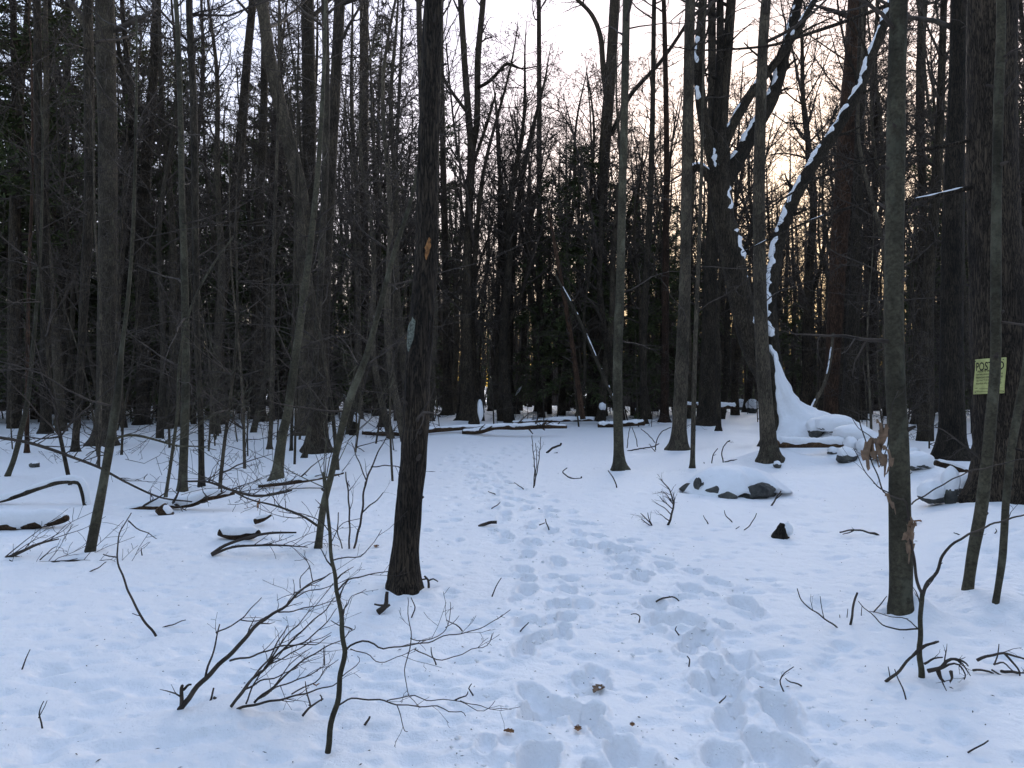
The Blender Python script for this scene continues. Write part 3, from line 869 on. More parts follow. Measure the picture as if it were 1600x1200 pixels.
    for (what, i, cov) in t['snow']:
        if what == 'limb':
            Q, lo_ = lim[i]
            snow_on(lo_, o, 'snow_patch', Q[:, :3], Q[:, 3], seed + i * 5, 0.46, 0.42, cov, side=(-0.3, -0.25, 1))
        else:
            m = (hz > 0.1) & (hz < 6.5)
            snow_on(trunk, o, 'snow_patch', P[m], rad[m] * 0.95, seed + 77, 0.42, 0.36, cov, side=(0.55, -0.75, 0.7))
    t['P'], t['rad'], t['root'] = P, rad, root
    if t['extra'] == 'scar':
        for (px, py, w, h, mt, nm, lab) in [(671, 391, 5, 15, 'scar', 'bark_scar', 'torn orange bark scar'), (643, 524, 10, 24, 'lichen', 'lichen_patch', 'pale lichen patch')]:
            c = at(px, py, d); k = int(np.argmin(np.abs(P[:, 2] - c.z)))
            rr = rad[k] * 1.085
            a0 = math.asin(max(-0.95, min(0.95, (c.x - P[k, 0]) / rr)))
            nu, nv = 9, 13
            V = []
            for v in np.linspace(-1, 1, nv):
                for u in np.linspace(-1, 1, nu):
                    jag = 0.7 + 0.6 * float(vn2(u * 2 + px, v * 3.1, 5))
                    hw = w / FPX * d * math.sqrt(max(0.02, 1 - v * v)) * jag
                    an = a0 + u * hw / rr
                    zz = c.z + v * h / FPX * d + 0.02 * u
                    kk = int(np.argmin(np.abs(P[:, 2] - zz)))
                    q = rr + 0.004 - 0.012 * max(abs(u), abs(v)) ** 4
                    V.append((P[kk, 0] + math.sin(an) * q, P[kk, 1] - math.cos(an) * q, zz))
            pm = MB()
            i = np.arange(nv - 1)[:, None]; j = np.arange(nu - 1)[None]; a = i * nu + j
            pm.add(np.array(V), np.stack([a, a + 1, a + nu + 1, a + nu], -1).reshape(-1, 4))
            q = pm.build(nm, M[mt], root, o); q['label'] = lab
    return root

for i, t in enumerate(T):
    build_tree(t, i + 1)
BY = {t['label'][:24]: t for t in T}

# ================================================================== THE WOOD BEHIND
HX = np.array([t['base'].x for t in T]); HY = np.array([t['base'].y for t in T])

def bare_proto(seed, name, label, group, bark, H, r0, crown_at=0.42, nb=26, sway=0.25, fork=False, kids=(6, 5, 4)):
    rng = random.Random(seed)
    root = thing(name, label, 'tree', (0, 0, 0), group)
    n = 26
    zs = np.linspace(-0.4, H, n)
    ph = [rng.uniform(0, 6.3) for _ in range(4)]
    x = sway * (np.sin(zs * 0.25 + ph[0]) - math.sin(ph[0])) + 0.25 * sway * np.sin(zs * 0.9 + ph[1])
    y = sway * (np.sin(zs * 0.22 + ph[2]) - math.sin(ph[2])) + 0.25 * sway * np.sin(zs * 0.8 + ph[3])
    P = np.stack([x, y, zs], 1)
    rad = r0 * np.clip(1 - zs / H, 0, 1) ** 0.8 + 0.012
    rad = rad * (1 + 0.4 * np.exp(-np.clip(zs, 0, 9) / 0.3))
    mb = MB(); tube(mb, P, rad, 10, bark_disp(0.06, 0.5, seed))
    cm = MB()
    if fork:
        k = int(n * 0.45)
        a = rng.uniform(0, 6.3)
        grow(cm, rng, P[k], (0.35 * math.cos(a), 0.35 * math.sin(a), 1), H * 0.5, rad[k] * 0.75, 0, [12, 6, 4], up=0.1, wob=0.06, ns=7, ratio=0.35, rmin=0.006)
    for i in range(nb):
        f = crown_at + (0.97 - crown_at) * (i + rng.random()) / nb
        k = min(n - 1, int(f * (n - 1)))
        a = rng.uniform(0, 6.283); e = rng.uniform(0.25, 1.0)
        ln = (1.4 + 2.4 * rng.random()) * (1.25 - 0.7 * f)
        grow(cm, rng, P[k], (math.cos(a) * math.cos(e), math.sin(a) * math.cos(e), math.sin(e)), ln, rad[k] * 0.42, 0, list(kids), up=0.07, wob=0.17, ns=5, rmin=0.008)
    for i in range(9):
        f = rng.uniform(0.08, crown_at); k = int(f * (n - 1))
        a = rng.uniform(0, 6.283); e = rng.uniform(-0.2, 0.5)
        grow(cm, rng, P[k], (math.cos(a), math.sin(a), math.sin(e)), rng.uniform(0.6, 2.4), 0.013, 0, [5, 4], up=0.0, wob=0.15, ns=4, rmin=0.004)
    CH[root.name] = [mb.build('trunk', M[bark], root), cm.build('crown', M['twig'], root)]
    return root

def sapling_proto(seed, label, group, H, r0, nb=16):
    rng = random.Random(seed)
    root = thing('sapling', label, 'sapling', (0, 0, 0), group)
    n = 14
    zs = np.linspace(-0.25, H, n)
    lx, ly = rng.uniform(-0.08, 0.08), rng.uniform(-0.08, 0.08)
    P = np.stack([lx * zs + 0.06 * np.sin(zs * 1.1 + seed), ly * zs + 0.06 * np.sin(zs * 1.3 + 2 * seed), zs], 1)
    rad = r0 * (1 - 0.85 * np.clip(zs / H, 0, 1))
    mb = MB(); tube(mb, P, rad, 7)
    cm = MB()
    for i in range(nb):
        f = rng.uniform(0.15, 0.98); k = int(f * (n - 1))
        a = rng.uniform(0, 6.283); e = rng.uniform(-0.1, 0.8)
        grow(cm, rng, P[k], (math.cos(a) * math.cos(e), math.sin(a) * math.cos(e), math.sin(e)), rng.uniform(0.5, 1.7) * (0.5 + H / 8), max(0.005, rad[k] * 0.5), 0, [5, 3], up=0.03, wob=0.14, ns=4, rmin=0.003)
    CH[root.name] = [mb.build('trunk', M['grey'], root), cm.build('crown', M['twig'], root)]
    return root

def conifer_proto(seed, name, label, group, H, r0, low, nb, blen, droop, tuft, dens, bark='dark', pads=0):
    """tuft: length of a leafy spray; low: height fraction where green starts"""
    rng = random.Random(seed)
    root = thing(name, label, 'tree', (0, 0, 0), group)
    n = 20
    zs = np.linspace(-0.4, H, n)
    P = np.stack([0.12 * np.sin(zs * 0.3 + seed), 0.12 * np.sin(zs * 0.27 + 2 * seed), zs], 1)
    rad = r0 * np.clip(1 - zs / H, 0, 1) ** 0.85 + 0.01
    mb = MB(); tube(mb, P, rad, 10, bark_disp(0.05, 0.5, seed))
    bm, fm, pm = MB(), MB(), []
    quad = []
    for i in range(nb):
        f = low + (0.99 - low) * ((i + rng.random()) / nb) ** 0.9
        k = min(n - 2, int(f * (n - 1))); q0 = P[k] + (P[k + 1] - P[k]) * rng.random()
        a = rng.uniform(0, 6.283)
        prof = math.sin(min(1, (1.02 - f) / (1 - low) * 1.15) * math.pi * 0.5)
        ln = blen * prof * rng.uniform(0.6, 1.15) + 0.15
        d = np.array([math.cos(a), math.sin(a), 0.25 - droop * 0.3])
        m = 7; pts = [q0]
        for j in range(m - 1):
            d = unit(d + np.array([rng.gauss(0, .08), rng.gauss(0, .08), -droop * 0.12 + rng.gauss(0, .04)]))
            pts.append(pts[-1] + d * ln / (m - 1))
        Q = np.array(pts)
        tube(bm, Q, np.linspace(max(0.008, rad[k] * 0.3), 0.004, m), 4)
        ns_ = int(dens * (0.35 + ln))
        for j in range(ns_):
            x = rng.uniform(0.2, 1.0) * (m - 1); jj = min(int(x), m - 2)
            c = Q[jj] + (Q[jj + 1] - Q[jj]) * (x - jj)
            dd = unit(Q[jj + 1] - Q[jj])
            w = side_dir(rng, dd, rng.uniform(0.5, 1.25)); w[2] = w[2] * 0.45 - 0.12 * droop; w = unit(w)
            tl = tuft * rng.uniform(0.6, 1.3)
            for h in range(4):
                s0 = c + w * tl * (0.22 * h)
                w2 = side_dir(rng, w, rng.uniform(0.2, 0.8))
                e = s0 + w2 * tl * rng.uniform(0.35, 0.6)
                nrm = unit(np.cross(w2, np.array([rng.gauss(0, .6), rng.gauss(0, .6), 1]))) * tl * 0.085
                quad.append((s0 - nrm * 0.4, s0 + nrm * 0.4, e + nrm, e - nrm))
        if pads and rng.random() < pads and ln > 0.5:
            pm.append((Q[4], Q[5], 0.05 + 0.05 * rng.random()))
    V = np.array(quad).reshape(-1, 3)
    fm.add(V, np.arange(len(V)).reshape(-1, 4))
    ch = [mb.build('trunk', M[bark], root), stuffed(bm.build('boughs', M['twig'], root)), fm.build('crown', M['needle'], root, smooth=False)]
    for a_, b_, r_ in pm:
        sm = MB()
        s_ = np.linspace(-0.3, 1.3, 7)
        Q = a_ + (b_ - a_) * s_[:, None] + np.array([0, 0, 0.03])
        tube(sm, Q, r_ * np.sin(np.linspace(0.12, math.pi - 0.12, 7)) * np.array([1, .8, 1.1, .9, 1.2, .8, 1]), 7)
        ch.append(sm.build('snow_pad', M['snow'], root))
    CH[root.name] = ch
    return root

GB = 'bare trees crowding the back of the wood'
B_LABEL = ['straight dark bare trunk far back in the wood', 'slim pale grey bare tree far back in the wood', 'far bare tree forked into two rising stems',
           'thick rough dark trunk far back in the wood', 'very thin tall far bare tree with wispy crown', 'low spreading bare tree with crooked open branches against the sky']
bproto = [
    (bare_proto(101, 'bare_tree', B_LABEL[0], GB, 'dark', 19, 0.20, 0.45), 0), (bare_proto(102, 'bare_tree', B_LABEL[0], GB, 'dark', 17, 0.17, 0.38, sway=0.4), 0),
    (bare_proto(103, 'bare_tree', B_LABEL[1], GB, 'grey', 18, 0.16, 0.4, nb=24), 1), (bare_proto(104, 'bare_tree', B_LABEL[2], GB, 'dark', 19, 0.19, 0.5, fork=True, sway=0.3), 2),
    (bare_proto(105, 'bare_tree', B_LABEL[3], GB, 'dark', 21, 0.27, 0.48, nb=30), 3), (bare_proto(106, 'bare_tree', B_LABEL[4], GB, 'grey', 15, 0.09, 0.35, nb=20, sway=0.5), 4),
    (bare_proto(108, 'bare_tree', B_LABEL[5], GB, 'dark', 14, 0.12, 0.26, nb=20, sway=0.7, fork=True), 5), (bare_proto(109, 'bare_tree', B_LABEL[5], GB, 'dark', 15.5, 0.14, 0.3, nb=22, sway=0.5, fork=True), 5),
    (bare_proto(107, 'bare_tree', B_LABEL[4], GB, 'dark', 13, 0.075, 0.3, nb=20, sway=0.6), 4)]
GS = 'thin understory saplings'
S_LABEL = ['thin bare understory sapling with a web of fine twigs', 'tall whippy understory sapling among the trunks', 'low bushy bare understory sapling']
sproto = [(sapling_proto(201, S_LABEL[0], GS, 4.5, 0.022), 0), (sapling_proto(202, S_LABEL[0], GS, 3.6, 0.018), 0), (sapling_proto(203, S_LABEL[1], GS, 7.0, 0.035, 18), 1),
          (sapling_proto(204, S_LABEL[1], GS, 6.0, 0.03, 18), 1), (sapling_proto(205, S_LABEL[2], GS, 2.6, 0.014, 14), 2)]
GH = 'hemlocks in the understory'; GP = 'tall evergreens over the wood'
C_LABEL = ['dark hemlock with drooping flat boughs beyond the clearing', 'small dark hemlock with boughs near the snow', 'tall pine with ragged clumps of needles', 'narrow spruce behind a straight tall trunk']
hem = [(conifer_proto(301, 'hemlock_tree', C_LABEL[0], GH, 12.5, 0.14, 0.14, 100, 2.6, 1.0, 0.34, 18, pads=0.03), 0), (conifer_proto(302, 'hemlock_tree', C_LABEL[0], GH, 10.5, 0.11, 0.12, 90, 2.4, 0.9, 0.32, 17, pads=0.03), 0),
       (conifer_proto(303, 'hemlock_tree', C_LABEL[1], GH, 6.0, 0.06, 0.08, 70, 1.7, 0.7, 0.28, 16), 1)]
pine = conifer_proto(304, 'pine_tree', C_LABEL[2], GP, 22, 0.24, 0.34, 90, 3.0, 0.2, 0.5, 14)
spruce = conifer_proto(305, 'spruce_tree', C_LABEL[3], GP, 24, 0.22, 0.18, 170, 2.2, 0.7, 0.36, 15)

LAND = [(20, 28, 'the stubby trunk where pine boughs hang'), (72, 24, 'the heavy trunk in the thickest wood'), (103, 31, 'the low forked tree'), (126, 17.6, 'the snow frosted slender trunk'),
        (168, 19.6, 'the big grey trunk with broken limb'), (192, 7.2, 'the sapling with a drooping branch'), (224, 29, 'the hollow footed trunk'), (272, 32, 'the tilted broken trunk'), (288, 11.2, 'the smooth pale green trunk'),
        (308, 11.6, 'the brown slim trunk'), (345, 29, 'the leaning dark tree'), (402, 31, 'the narrow footed dark trunk'), (450, 12.2, 'the speckled slim trunk'), (479, 24, 'the curving grey trunk'), (504, 17.6, 'the thickest trunk of the close group'),
        (550, 7.3, 'the leaning near sapling'), (568, 42, 'the straight trunk before the spruce'), (607, 27, 'the grey trunk by the log end'), (656, 5.8, 'the thick furrowed trunk'), (697, 38, 'the dark trunk next to the furrowed one'),
        (730, 33, 'the tree with two upright stems'), (797, 38, 'the crooked leaning tree'), (843, 41, 'the thin black straight tree'), (888, 29.5, 'the dead leaning snag'), (932, 37, 'the big dark tree over the hemlocks'),
        (967, 13.9, 'the slim pale trunk'), (1007, 30, 'the thin tree behind the sawn log'), (1039, 31, 'the red footed slim trunk'), (1067, 18, 'the dark grey trunk'), (1088, 14.2, 'the thin straight pole'), (1108, 29, 'the broad dark trunk'),
        (1160, 18.9, 'the great forked tree'), (1188, 15.7, 'the trunk before the great forked tree'), (1216, 18.9, 'the snowy leaning limb'), (1305, 27, 'the reddish trunk'), (1332, 25.5, 'the flared trunk beyond the wall'),
        (1405, 5.4, 'the smooth grey tree'), (1434, 30, 'the twiggy dark trunk'), (1490, 16, 'the stout dark trunk'), (1546, 5.9, 'the slender tree before the sign'), (1568, 9, 'the sign tree')]
LOOK = {'straight dark bare trunk far back in the wood': 'straight dark bare tree', 'slim pale grey bare tree far back in the wood': 'slim pale grey bare tree', 'far bare tree forked into two rising stems': 'bare tree of two rising stems',
        'thick rough dark trunk far back in the wood': 'thick rough bare tree', 'very thin tall far bare tree with wispy crown': 'very thin wispy bare tree', 'low spreading bare tree with crooked open branches against the sky': 'low spreading crooked bare tree',
        'thin bare understory sapling with a web of fine twigs': 'thin sapling with webbed twigs', 'tall whippy understory sapling among the trunks': 'tall whippy sapling', 'low bushy bare understory sapling': 'low bushy bare sapling',
        'dark hemlock with drooping flat boughs beyond the clearing': 'dark drooping hemlock', 'small dark hemlock with boughs near the snow': 'small dark hemlock', 'tall pine with ragged clumps of needles': 'tall ragged pine'}
def place_label(o, x, y):
    lk = LOOK.get(o['label'])
    if lk is None: return
    px = 800 + FPX * x / y
    lx, ld, ph = min(LAND, key=lambda l: abs(l[0] - px))
    dd = y - ld
    rel = 'in front of' if dd < -2.5 else 'beside' if dd < 2.5 else 'close behind' if dd < 12 else 'well behind' if dd < 24 else 'far behind'
    o['label'] = lk + ' ' + rel + ' ' + ph
used = set()
taken = [(t['base'].x, t['base'].y) for t in T]
def put(root, x, y, rng, sc, label=None, group=None, tilt=0.03):
    tl = (rng.gauss(0, tilt), rng.gauss(0, tilt))
    rz = rng.uniform(0, 6.283)
    if root.name not in used:
        used.add(root.name)
        root.location = (x, y, gzs(x, y)); root.rotation_euler = (tl[0], tl[1], rz); root.scale = sc
        o = root
    else:
        o = copy_thing(root, (x, y, gzs(x, y)), rz, sc, label, group, tl)
    taken.append((x, y))
    o['label'] = label or o['label']
    place_label(o, x, y)
    return o
def free(x, y, g):
    return all((x - a) ** 2 + (y - b) ** 2 > g * g for a, b in taken)

rng = random.Random(11)
# evergreens where the photograph shows them
for px, d, i, s in [(905, 36, 0, 1.05), (860, 40, 1, 1.2), (985, 39, 0, 0.9), (1035, 36, 1, 0.95), (1085, 41, 0, 0.85), (940, 44, 0, 1.15), 
                    (640, 44, 1, 0.9), (1460, 38, 0, 0.9), (1400, 46, 1, 0.8), (1585, 33, 0, 1.0), (1520, 45, 1, 1.0), (520, 40, 0, 0.95), (440, 38, 1, 1.05), (370, 41, 0, 1.1), (330, 36, 1, 0.9),
                    (280, 40, 0, 1.2), (210, 38, 1, 1.2), (170, 43, 0, 1.3), (120, 37, 1, 1.1), (50, 36, 0, 1.2), (10, 31, 1, 1.1), (-40, 33, 0, 1.2), (580, 47, 1, 1.2), (240, 33, 2, 1.3), (80, 42, 0, 1.35),
                    (1240, 52, 1, 0.8), (1320, 50, 2, 1.2), (1660, 36, 0, 1.0), (-110, 36, 1, 1.2), (410, 45, 0, 1.25)]:
    r_, k_ = hem[i]
    put(r_, (px - 800) / FPX * d, d, rng, (s, s, s * rng.uniform(0.9, 1.1)), C_LABEL[k_], GH, 0.02)
for px, d, s in [(15, 27, 0.95), (75, 33, 1.05), (-60, 30, 1.0), (300, 46, 1.0), (195, 45, 1.05), (250, 52, 1.1), (395, 52, 1.0), (1465, 44, 0.8), (1600, 42, 0.9), (130, 50, 1.1), (690, 54, 1.0), (455, 55, 1.1), (1690, 45, 1.0)]:
    put(pine, (px - 800) / FPX * d, d, rng, (s, s, s), C_LABEL[2], GP, 0.015)
put(spruce, (590 - 800) / FPX * 46, 46, rng, (1, 1, 1), None, None, 0.01)

for k_ in range(44):
    px = 690 + (1400 - 690) * (k_ + rng.random()) / 44; d = rng.uniform(32, 56)
    x = (px - 800) / FPX * d
    if not free(x, d, 0.7): continue
    r_, j_ = bproto[rng.choice([6, 7, 6, 7, 3])]
    s = rng.uniform(0.85, 1.2)
    put(r_, x, d, rng, (s * 1.1, s * 1.1, s), B_LABEL[j_], GB, 0.05)
n = 0; tries = 0
while n < 205 and tries < 6000:
    tries += 1
    px = rng.uniform(-180, 1780)
    d = rng.uniform(21, 62) if px < 640 or px > 1250 else rng.uniform(31, 64)
    if 690 < px < 1300 and rng.random() < 0.35: continue
    x = (px - 800) / FPX * d
    if not free(x, d, 0.95) or (abs(seg_dist(np.array([x]), np.array([d]), WALL)[0]) < 1.2): continue
    j = rng.choice([0, 0, 1, 2, 2, 3, 4, 5, 5, 8, 8]) if d > 30 else rng.choice([2, 5, 5, 8, 8, 0])
    r_, k_ = bproto[j]
    s = rng.uniform(0.8, 1.12); hs = s * (0.86 if 690 < px < 1330 else rng.uniform(0.95, 1.15))
    put(r_, x, d, rng, (s, s, hs), B_LABEL[k_], GB, 0.03)
    n += 1
n = 0; tries = 0
while n < 190 and tries < 6000:
    tries += 1
    px = rng.uniform(-100, 1700)
    if px < 640: d = rng.uniform(11.5, 40)
    elif px > 1340: d = rng.uniform(17, 42)
    else: d = rng.uniform(27, 48)
    if 640 < px < 1340 and rng.random() < 0.25: continue
    if px < 500 and d < 15 and rng.random() < 0.6: continue
    x = (px - 800) / FPX * d
    if not free(x, d, 0.4): continue
    r_, k_ = sproto[rng.choice([0, 0, 1, 1, 2, 2, 3, 3, 4])]
    s = rng.uniform(0.75, 1.2)
    put(r_, x, d, rng, (s, s, s), S_LABEL[k_], GS, 0.08)
    n += 1

# the far mass of the wood, too deep to count
def far_wood():
    rng = random.Random(77)
    bare, green = [], []
    for i in range(16):                       # templates of unit radius, set out with turns and stretches below
        mb = MB(); H = rng.uniform(13, 19)
        hs = np.array([0, 0.2, 0.4, 0.6, 0.8, 1.0]) * H
        P = np.stack([rng.gauss(0, .35) * np.sin(hs * 0.3), rng.gauss(0, .35) * np.sin(hs * 0.27), hs], 1)
        tube(mb, P, rng.uniform(0.07, 0.2) * np.array([1.2, 0.9, 0.75, 0.55, 0.3, 0.08]), 5)
        for j in range(16):
            f = rng.uniform(0.1, 0.97); q = np.array([np.interp(f * H, hs, P[:, c]) for c in range(3)])
            a2 = rng.uniform(0, 6.28); e = rng.uniform(0.1, 1.0)
            grow(mb, rng, q, (math.cos(a2) * math.cos(e), math.sin(a2) * math.cos(e), math.sin(e)), rng.uniform(1.2, 4.0) * (1.2 - 0.6 * f), 0.032, 1, [0, 4, 2], ns=3, up=0.06, rmin=0.012)
        bare.append((np.concatenate(mb.v), np.concatenate(mb.q), np.concatenate(mb.t)))
    for i in range(6):
        H = rng.uniform(9, 15); fm = []
        for j in range(420):
            f = rng.uniform(0.1, 1.0); rr = (1.05 - f) * H * 0.2 * rng.random() ** 0.5; a2 = rng.uniform(0, 6.28)
            c = np.array([rr * math.cos(a2), rr * math.sin(a2), f * H - rr * 0.25])
            w = np.array([math.cos(a2), math.sin(a2), rng.uniform(-0.6, 0.2)]) * rng.uniform(0.25, 0.6)
            u = np.array([rng.gauss(0, 1), rng.gauss(0, 1), rng.gauss(0, 0.6)]) * 0.08
            fm.append((c - u * 0.4, c + u * 0.4, c + w + u, c + w - u))
        green.append(np.array(fm).reshape(-1, 3))
    col = bpy.data.collections.new('wood_kinds')
    for i, (v, q, t) in enumerate(bare):
        mb = MB(); mb.add(v, q, t)
        col.objects.link(bpy.data.objects.new('kind_%02d' % i, mb.mesh('bare_kind', M['twig'])))
    for i, v in enumerate(green):
        mb = MB(); mb.add(v, np.arange(len(v)).reshape(-1, 4))
        tube(mb, np.array([(0, 0, 0), (0, 0, 4), (0, 0, 9.0)]), np.array([0.15, 0.1, 0.04]), 4)
        col.objects.link(bpy.data.objects.new('kind_%02d' % (16 + i), mb.mesh('green_kind', M['needle'], smooth=False)))
    spots = [(58 + 85 * rng.random() ** 0.8, rng.uniform(-0.82, 0.82)) for _ in range(2300)]
    scatter(rng, col, 'far_wood', 'dense dark mass of distant trunks and twigs closing off the wood', spots, 0.88)
    spots = []
    while len(spots) < 620:
        d, a = 9 + 58 * rng.random() ** 0.7, rng.uniform(0.86, 2 * math.pi - 0.86)
        if d > 28 or 1.2 < a < 2 * math.pi - 1.2: spots.append((d, a))
    scatter(rng, col, 'surrounding_wood', 'the same mixed wood going on around the clearing', spots, 0.6)

def scatter(rng, col, name, label, spots, share):
    pts, idx, rot, sca = [], [], [], []
    for d, a in spots:
        x, y = math.sin(a) * d, math.cos(a) * d
        pts.append((x, y, gzs(x, y) - 0.3))
        idx.append(rng.randrange(16) if rng.random() < share else 16 + rng.randrange(6))
        rot.append((rng.gauss(0, 0.04), rng.gauss(0, 0.04), rng.uniform(0, 6.28)))
        s = rng.uniform(0.75, 1.2); sca.append((s, s, s * rng.uniform(0.9, 1.2)))
    me = bpy.data.meshes.new(name); me.from_pydata(pts, [], [])
    at_ = me.attributes.new('kind', 'INT', 'POINT'); at_.data.foreach_set('value', idx)
    at_ = me.attributes.new('turn', 'FLOAT_VECTOR', 'POINT'); at_.data.foreach_set('vector', np.array(rot).ravel())
    at_ = me.attributes.new('size', 'FLOAT_VECTOR', 'POINT'); at_.data.foreach_set('vector', np.array(sca).ravel())
    o = bpy.data.objects.new(name, me); COL.objects.link(o)
    ng = bpy.data.node_groups.new(name, 'GeometryNodeTree')
    ng.interface.new_socket('Geometry', in_out='INPUT', socket_type='NodeSocketGeometry')
    ng.interface.new_socket('Geometry', in_out='OUTPUT', socket_type='NodeSocketGeometry')
    N = ng.nodes.new
    gi, go = N('NodeGroupInput'), N('NodeGroupOutput')
    ci = N('GeometryNodeCollectionInfo'); ci.inputs['Collection'].default_value = col
    ci.inputs['Separate Children'].default_value = True; ci.inputs['Reset Children'].default_value = True
    ip = N('GeometryNodeInstanceOnPoints'); ip.inputs['Pick Instance'].default_value = True
    def attr(nm, ty):
        n_ = N('GeometryNodeInputNamedAttribute'); n_.data_type = ty; n_.inputs['Name'].default_value = nm; return n_.outputs['Attribute']
    er = N('FunctionNodeEulerToRotation')
    K = ng.links.new
    K(gi.outputs[0], ip.inputs['Points']); K(ci.outputs[0], ip.inputs['Instance']); K(attr('kind', 'INT'), ip.inputs['Instance Index'])
    K(attr('turn', 'FLOAT_VECTOR'), er.inputs[0]); K(er.outputs[0], ip.inputs['Rotation']); K(attr('size', 'FLOAT_VECTOR'), ip.inputs['Scale'])
    K(ip.outputs[0], go.inputs[0])
    md = o.modifiers.new(name, 'NODES'); md.node_group = ng
    tag(o, label, 'woods', kind='stuff')
far_wood()

# ================================================================== LOGS
def log(name, label, pts, ground=True, d=None, bark='log', lift=0.0, snow=0.9, snow_h=0.9, snow_w=0.95, seed=1, ns=14, cat='log', twigs=0, rough=0.07, group=None, cut=False, stubs=0):
    """pts (x, y, width) along the middle of the log; ground: each point finds its own distance on the snow"""
    rng = random.Random(seed)
    W = []
    if d == 'min':                          # lies in front of the nearest snow on its line
        d = min(hit(px, py + w * 0.6).y for px, py, w in pts) - 0.04
    for px, py, w in pts:
        if d is None:
            h = hit(px, py + w * 0.5)
            dd = h.y
        else: dd = d
        p = at(px, py, dd)
        W.append((p.x, p.y, p.z + lift, w / FPX * dd / 2))
    C = resample(W, 0.06)
    P, rad = C[:, :3], C[:, 3]
    base = Vector(P[len(P) // 2]); base.z = gzs(base.x, base.y)
    root = thing(name, label, cat, base, group)
    mb = MB(); tube(mb, P, rad, ns, bark_disp(rough, 0.7, seed * 2.3))
    body = mb.build('trunk' if rad.max() > 0.03 else 'stem', M[bark], root, base[:])
    if cut:
        em = MB()
        dv = unit(P[-1] - P[-2])
        tube(em, np.array([P[-1] - dv * 0.002, P[-1] + dv * 0.008]), np.array([rad[-1] * 0.97, rad[-1] * 0.93]), ns)
        em.build('cut_end', M['wood'], body, base[:])
    if stubs:
        for _ in range(stubs):
            i = rng.randrange(len(P) - 1)
            sm = MB(); a = side_dir(rng, unit(P[i + 1] - P[i]), rng.uniform(0.7, 1.3))
            tube(sm, np.array([P[i], P[i] + a * rad[i] * 1.5, P[i] + a * rad[i] * rng.uniform(2.0, 4.5)]), rad[i] * np.array([.4, .32, .2]), 6)
            sm.build('branch_stub', M[bark], body, base[:])
    if twigs:
        tm = MB()
        for _ in range(twigs):
            i = rng.randrange(int(len(P) * 0.15), len(P) - 1)
            a = side_dir(rng, unit(P[i + 1] - P[i]), rng.uniform(0.5, 1.1)); a[2] = abs(a[2]) * 0.8
            grow(tm, rng, P[i], a, rng.uniform(0.2, 0.7), max(0.003, rad[i] * 0.4), 1, [0, 3], ns=4, up=0.0)
        stuffed(tm.build('twigs', M['twig'], root, base[:]))
    if snow > 0:
        s = np.cumsum(np.r_[0, np.linalg.norm(np.diff(P, axis=0), axis=1)])
        Rs = rad * (0.85 + 0.3 * vn2(s * 1.7 + seed, seed))
        snow_on(root, base[:], 'snow_cap', P, Rs, seed + 13, snow_w, snow_h, snow, ns=12, lump=0.45)
    return root

log('fallen_log', 'thick snow laden log ending at an upturned tip, lying by the leaning sapling', [(-70, 826, 22), (-10, 821, 21), (50, 817, 19), (90, 812, 16), (106, 809, 9)], d=8.35, snow_h=1.5, snow_w=1.05, snow=1.2, seed=3)
log('fallen_branch', 'arched snowy bough with its broken end bent down into the snow', [(-60, 790, 8), (0, 782, 8), (32, 773, 8), (62, 762, 8), (94, 753, 8), (118, 752, 9), (126, 757, 9), (131, 775, 8.5), (134, 792, 8)], d=10.2, snow_h=1.4, snow_w=1.0, snow=0.95, seed=5, cat='branch', bark='grey')
log('fallen_log', 'mossy crooked log under snow in front of the smooth pale trunk', [(192, 800, 7), (215, 796, 11), (262, 790, 12), (300, 786, 12), (318, 779, 11), (345, 774, 9), (366, 770, 6)], d=9.75, snow_h=1.2, snow=1.1, seed=6, stubs=3, twigs=7)
log('sawn_log', 'short sawn log end tilted up out of the snow against the mossy log', [(264, 808, 20), (258, 801, 20), (251, 793, 20)], d=9.1, snow=0.9, snow_h=0.5, seed=7, cut=True, bark='log', rough=0.04)
log('fallen_log', 'rotten log almost buried under a smooth snow mound beside the twiggy branch', [(342, 826, 11), (360, 830, 15), (378, 832, 15), (395, 830, 13), (406, 826, 8)], d='min', lift=-0.035, snow=1.3, snow_h=1.25, snow_w=1.15, seed=8)
log('broken_wood', 'pointed dark wood fragment sticking out of the snow mound on the rotten log', [(398, 815, 9), (410, 811, 9), (424, 805, 3)], d='min', snow=0.9, snow_h=0.9, seed=9, cat='wood')
log('fallen_branch', 'long low branch with roots under snow at the foot of the speckled slim trunk', [(404, 760, 5), (425, 757, 7), (450, 754, 8), (480, 750, 7), (512, 744, 6), (537, 739, 3)], d='min', snow=1.0, snow_h=1.2, seed=10, cat='branch', stubs=3, twigs=4)
log('fallen_branch', 'dark forked stick with a row of small twigs lying before the rotten log', [(331, 866, 6), (352, 852, 5), (387, 840, 4.5), (421, 833, 4), (463, 832, 2.5)], d=7.25, snow=0, seed=11, cat='branch', bark='twig', ns=7)
log('fallen_branch', 'dark twiggy stick close below the forked stick before the rotten log', [(331, 867, 5), (363, 855, 4), (404, 852, 3.5), (441, 852, 3), (481, 855, 1.5)], d=7.2, snow=0, seed=12, cat='branch', bark='twig', ns=7, twigs=10)
log('fallen_log', 'long snow covered log passing behind the thick furrowed trunk', [(566, 676, 7), (600, 677, 9), (640, 676, 9), (680, 672, 8), (720, 669, 7), (770, 667, 6), (800, 665, 4)], d='min', snow=1.1, snow_h=0.85, snow_w=0.9, seed=14, stubs=3, rough=0.1)
log('fallen_log', 'ragged fallen log with broken stubs lying across the end of the trail', [(722, 675, 6), (750, 674, 8), (775, 668, 7), (810, 668, 8), (850, 666, 8), (886, 667, 5)], d='min', snow=0.95, snow_h=0.85, snow_w=0.9, seed=15, stubs=6, twigs=8, rough=0.1)
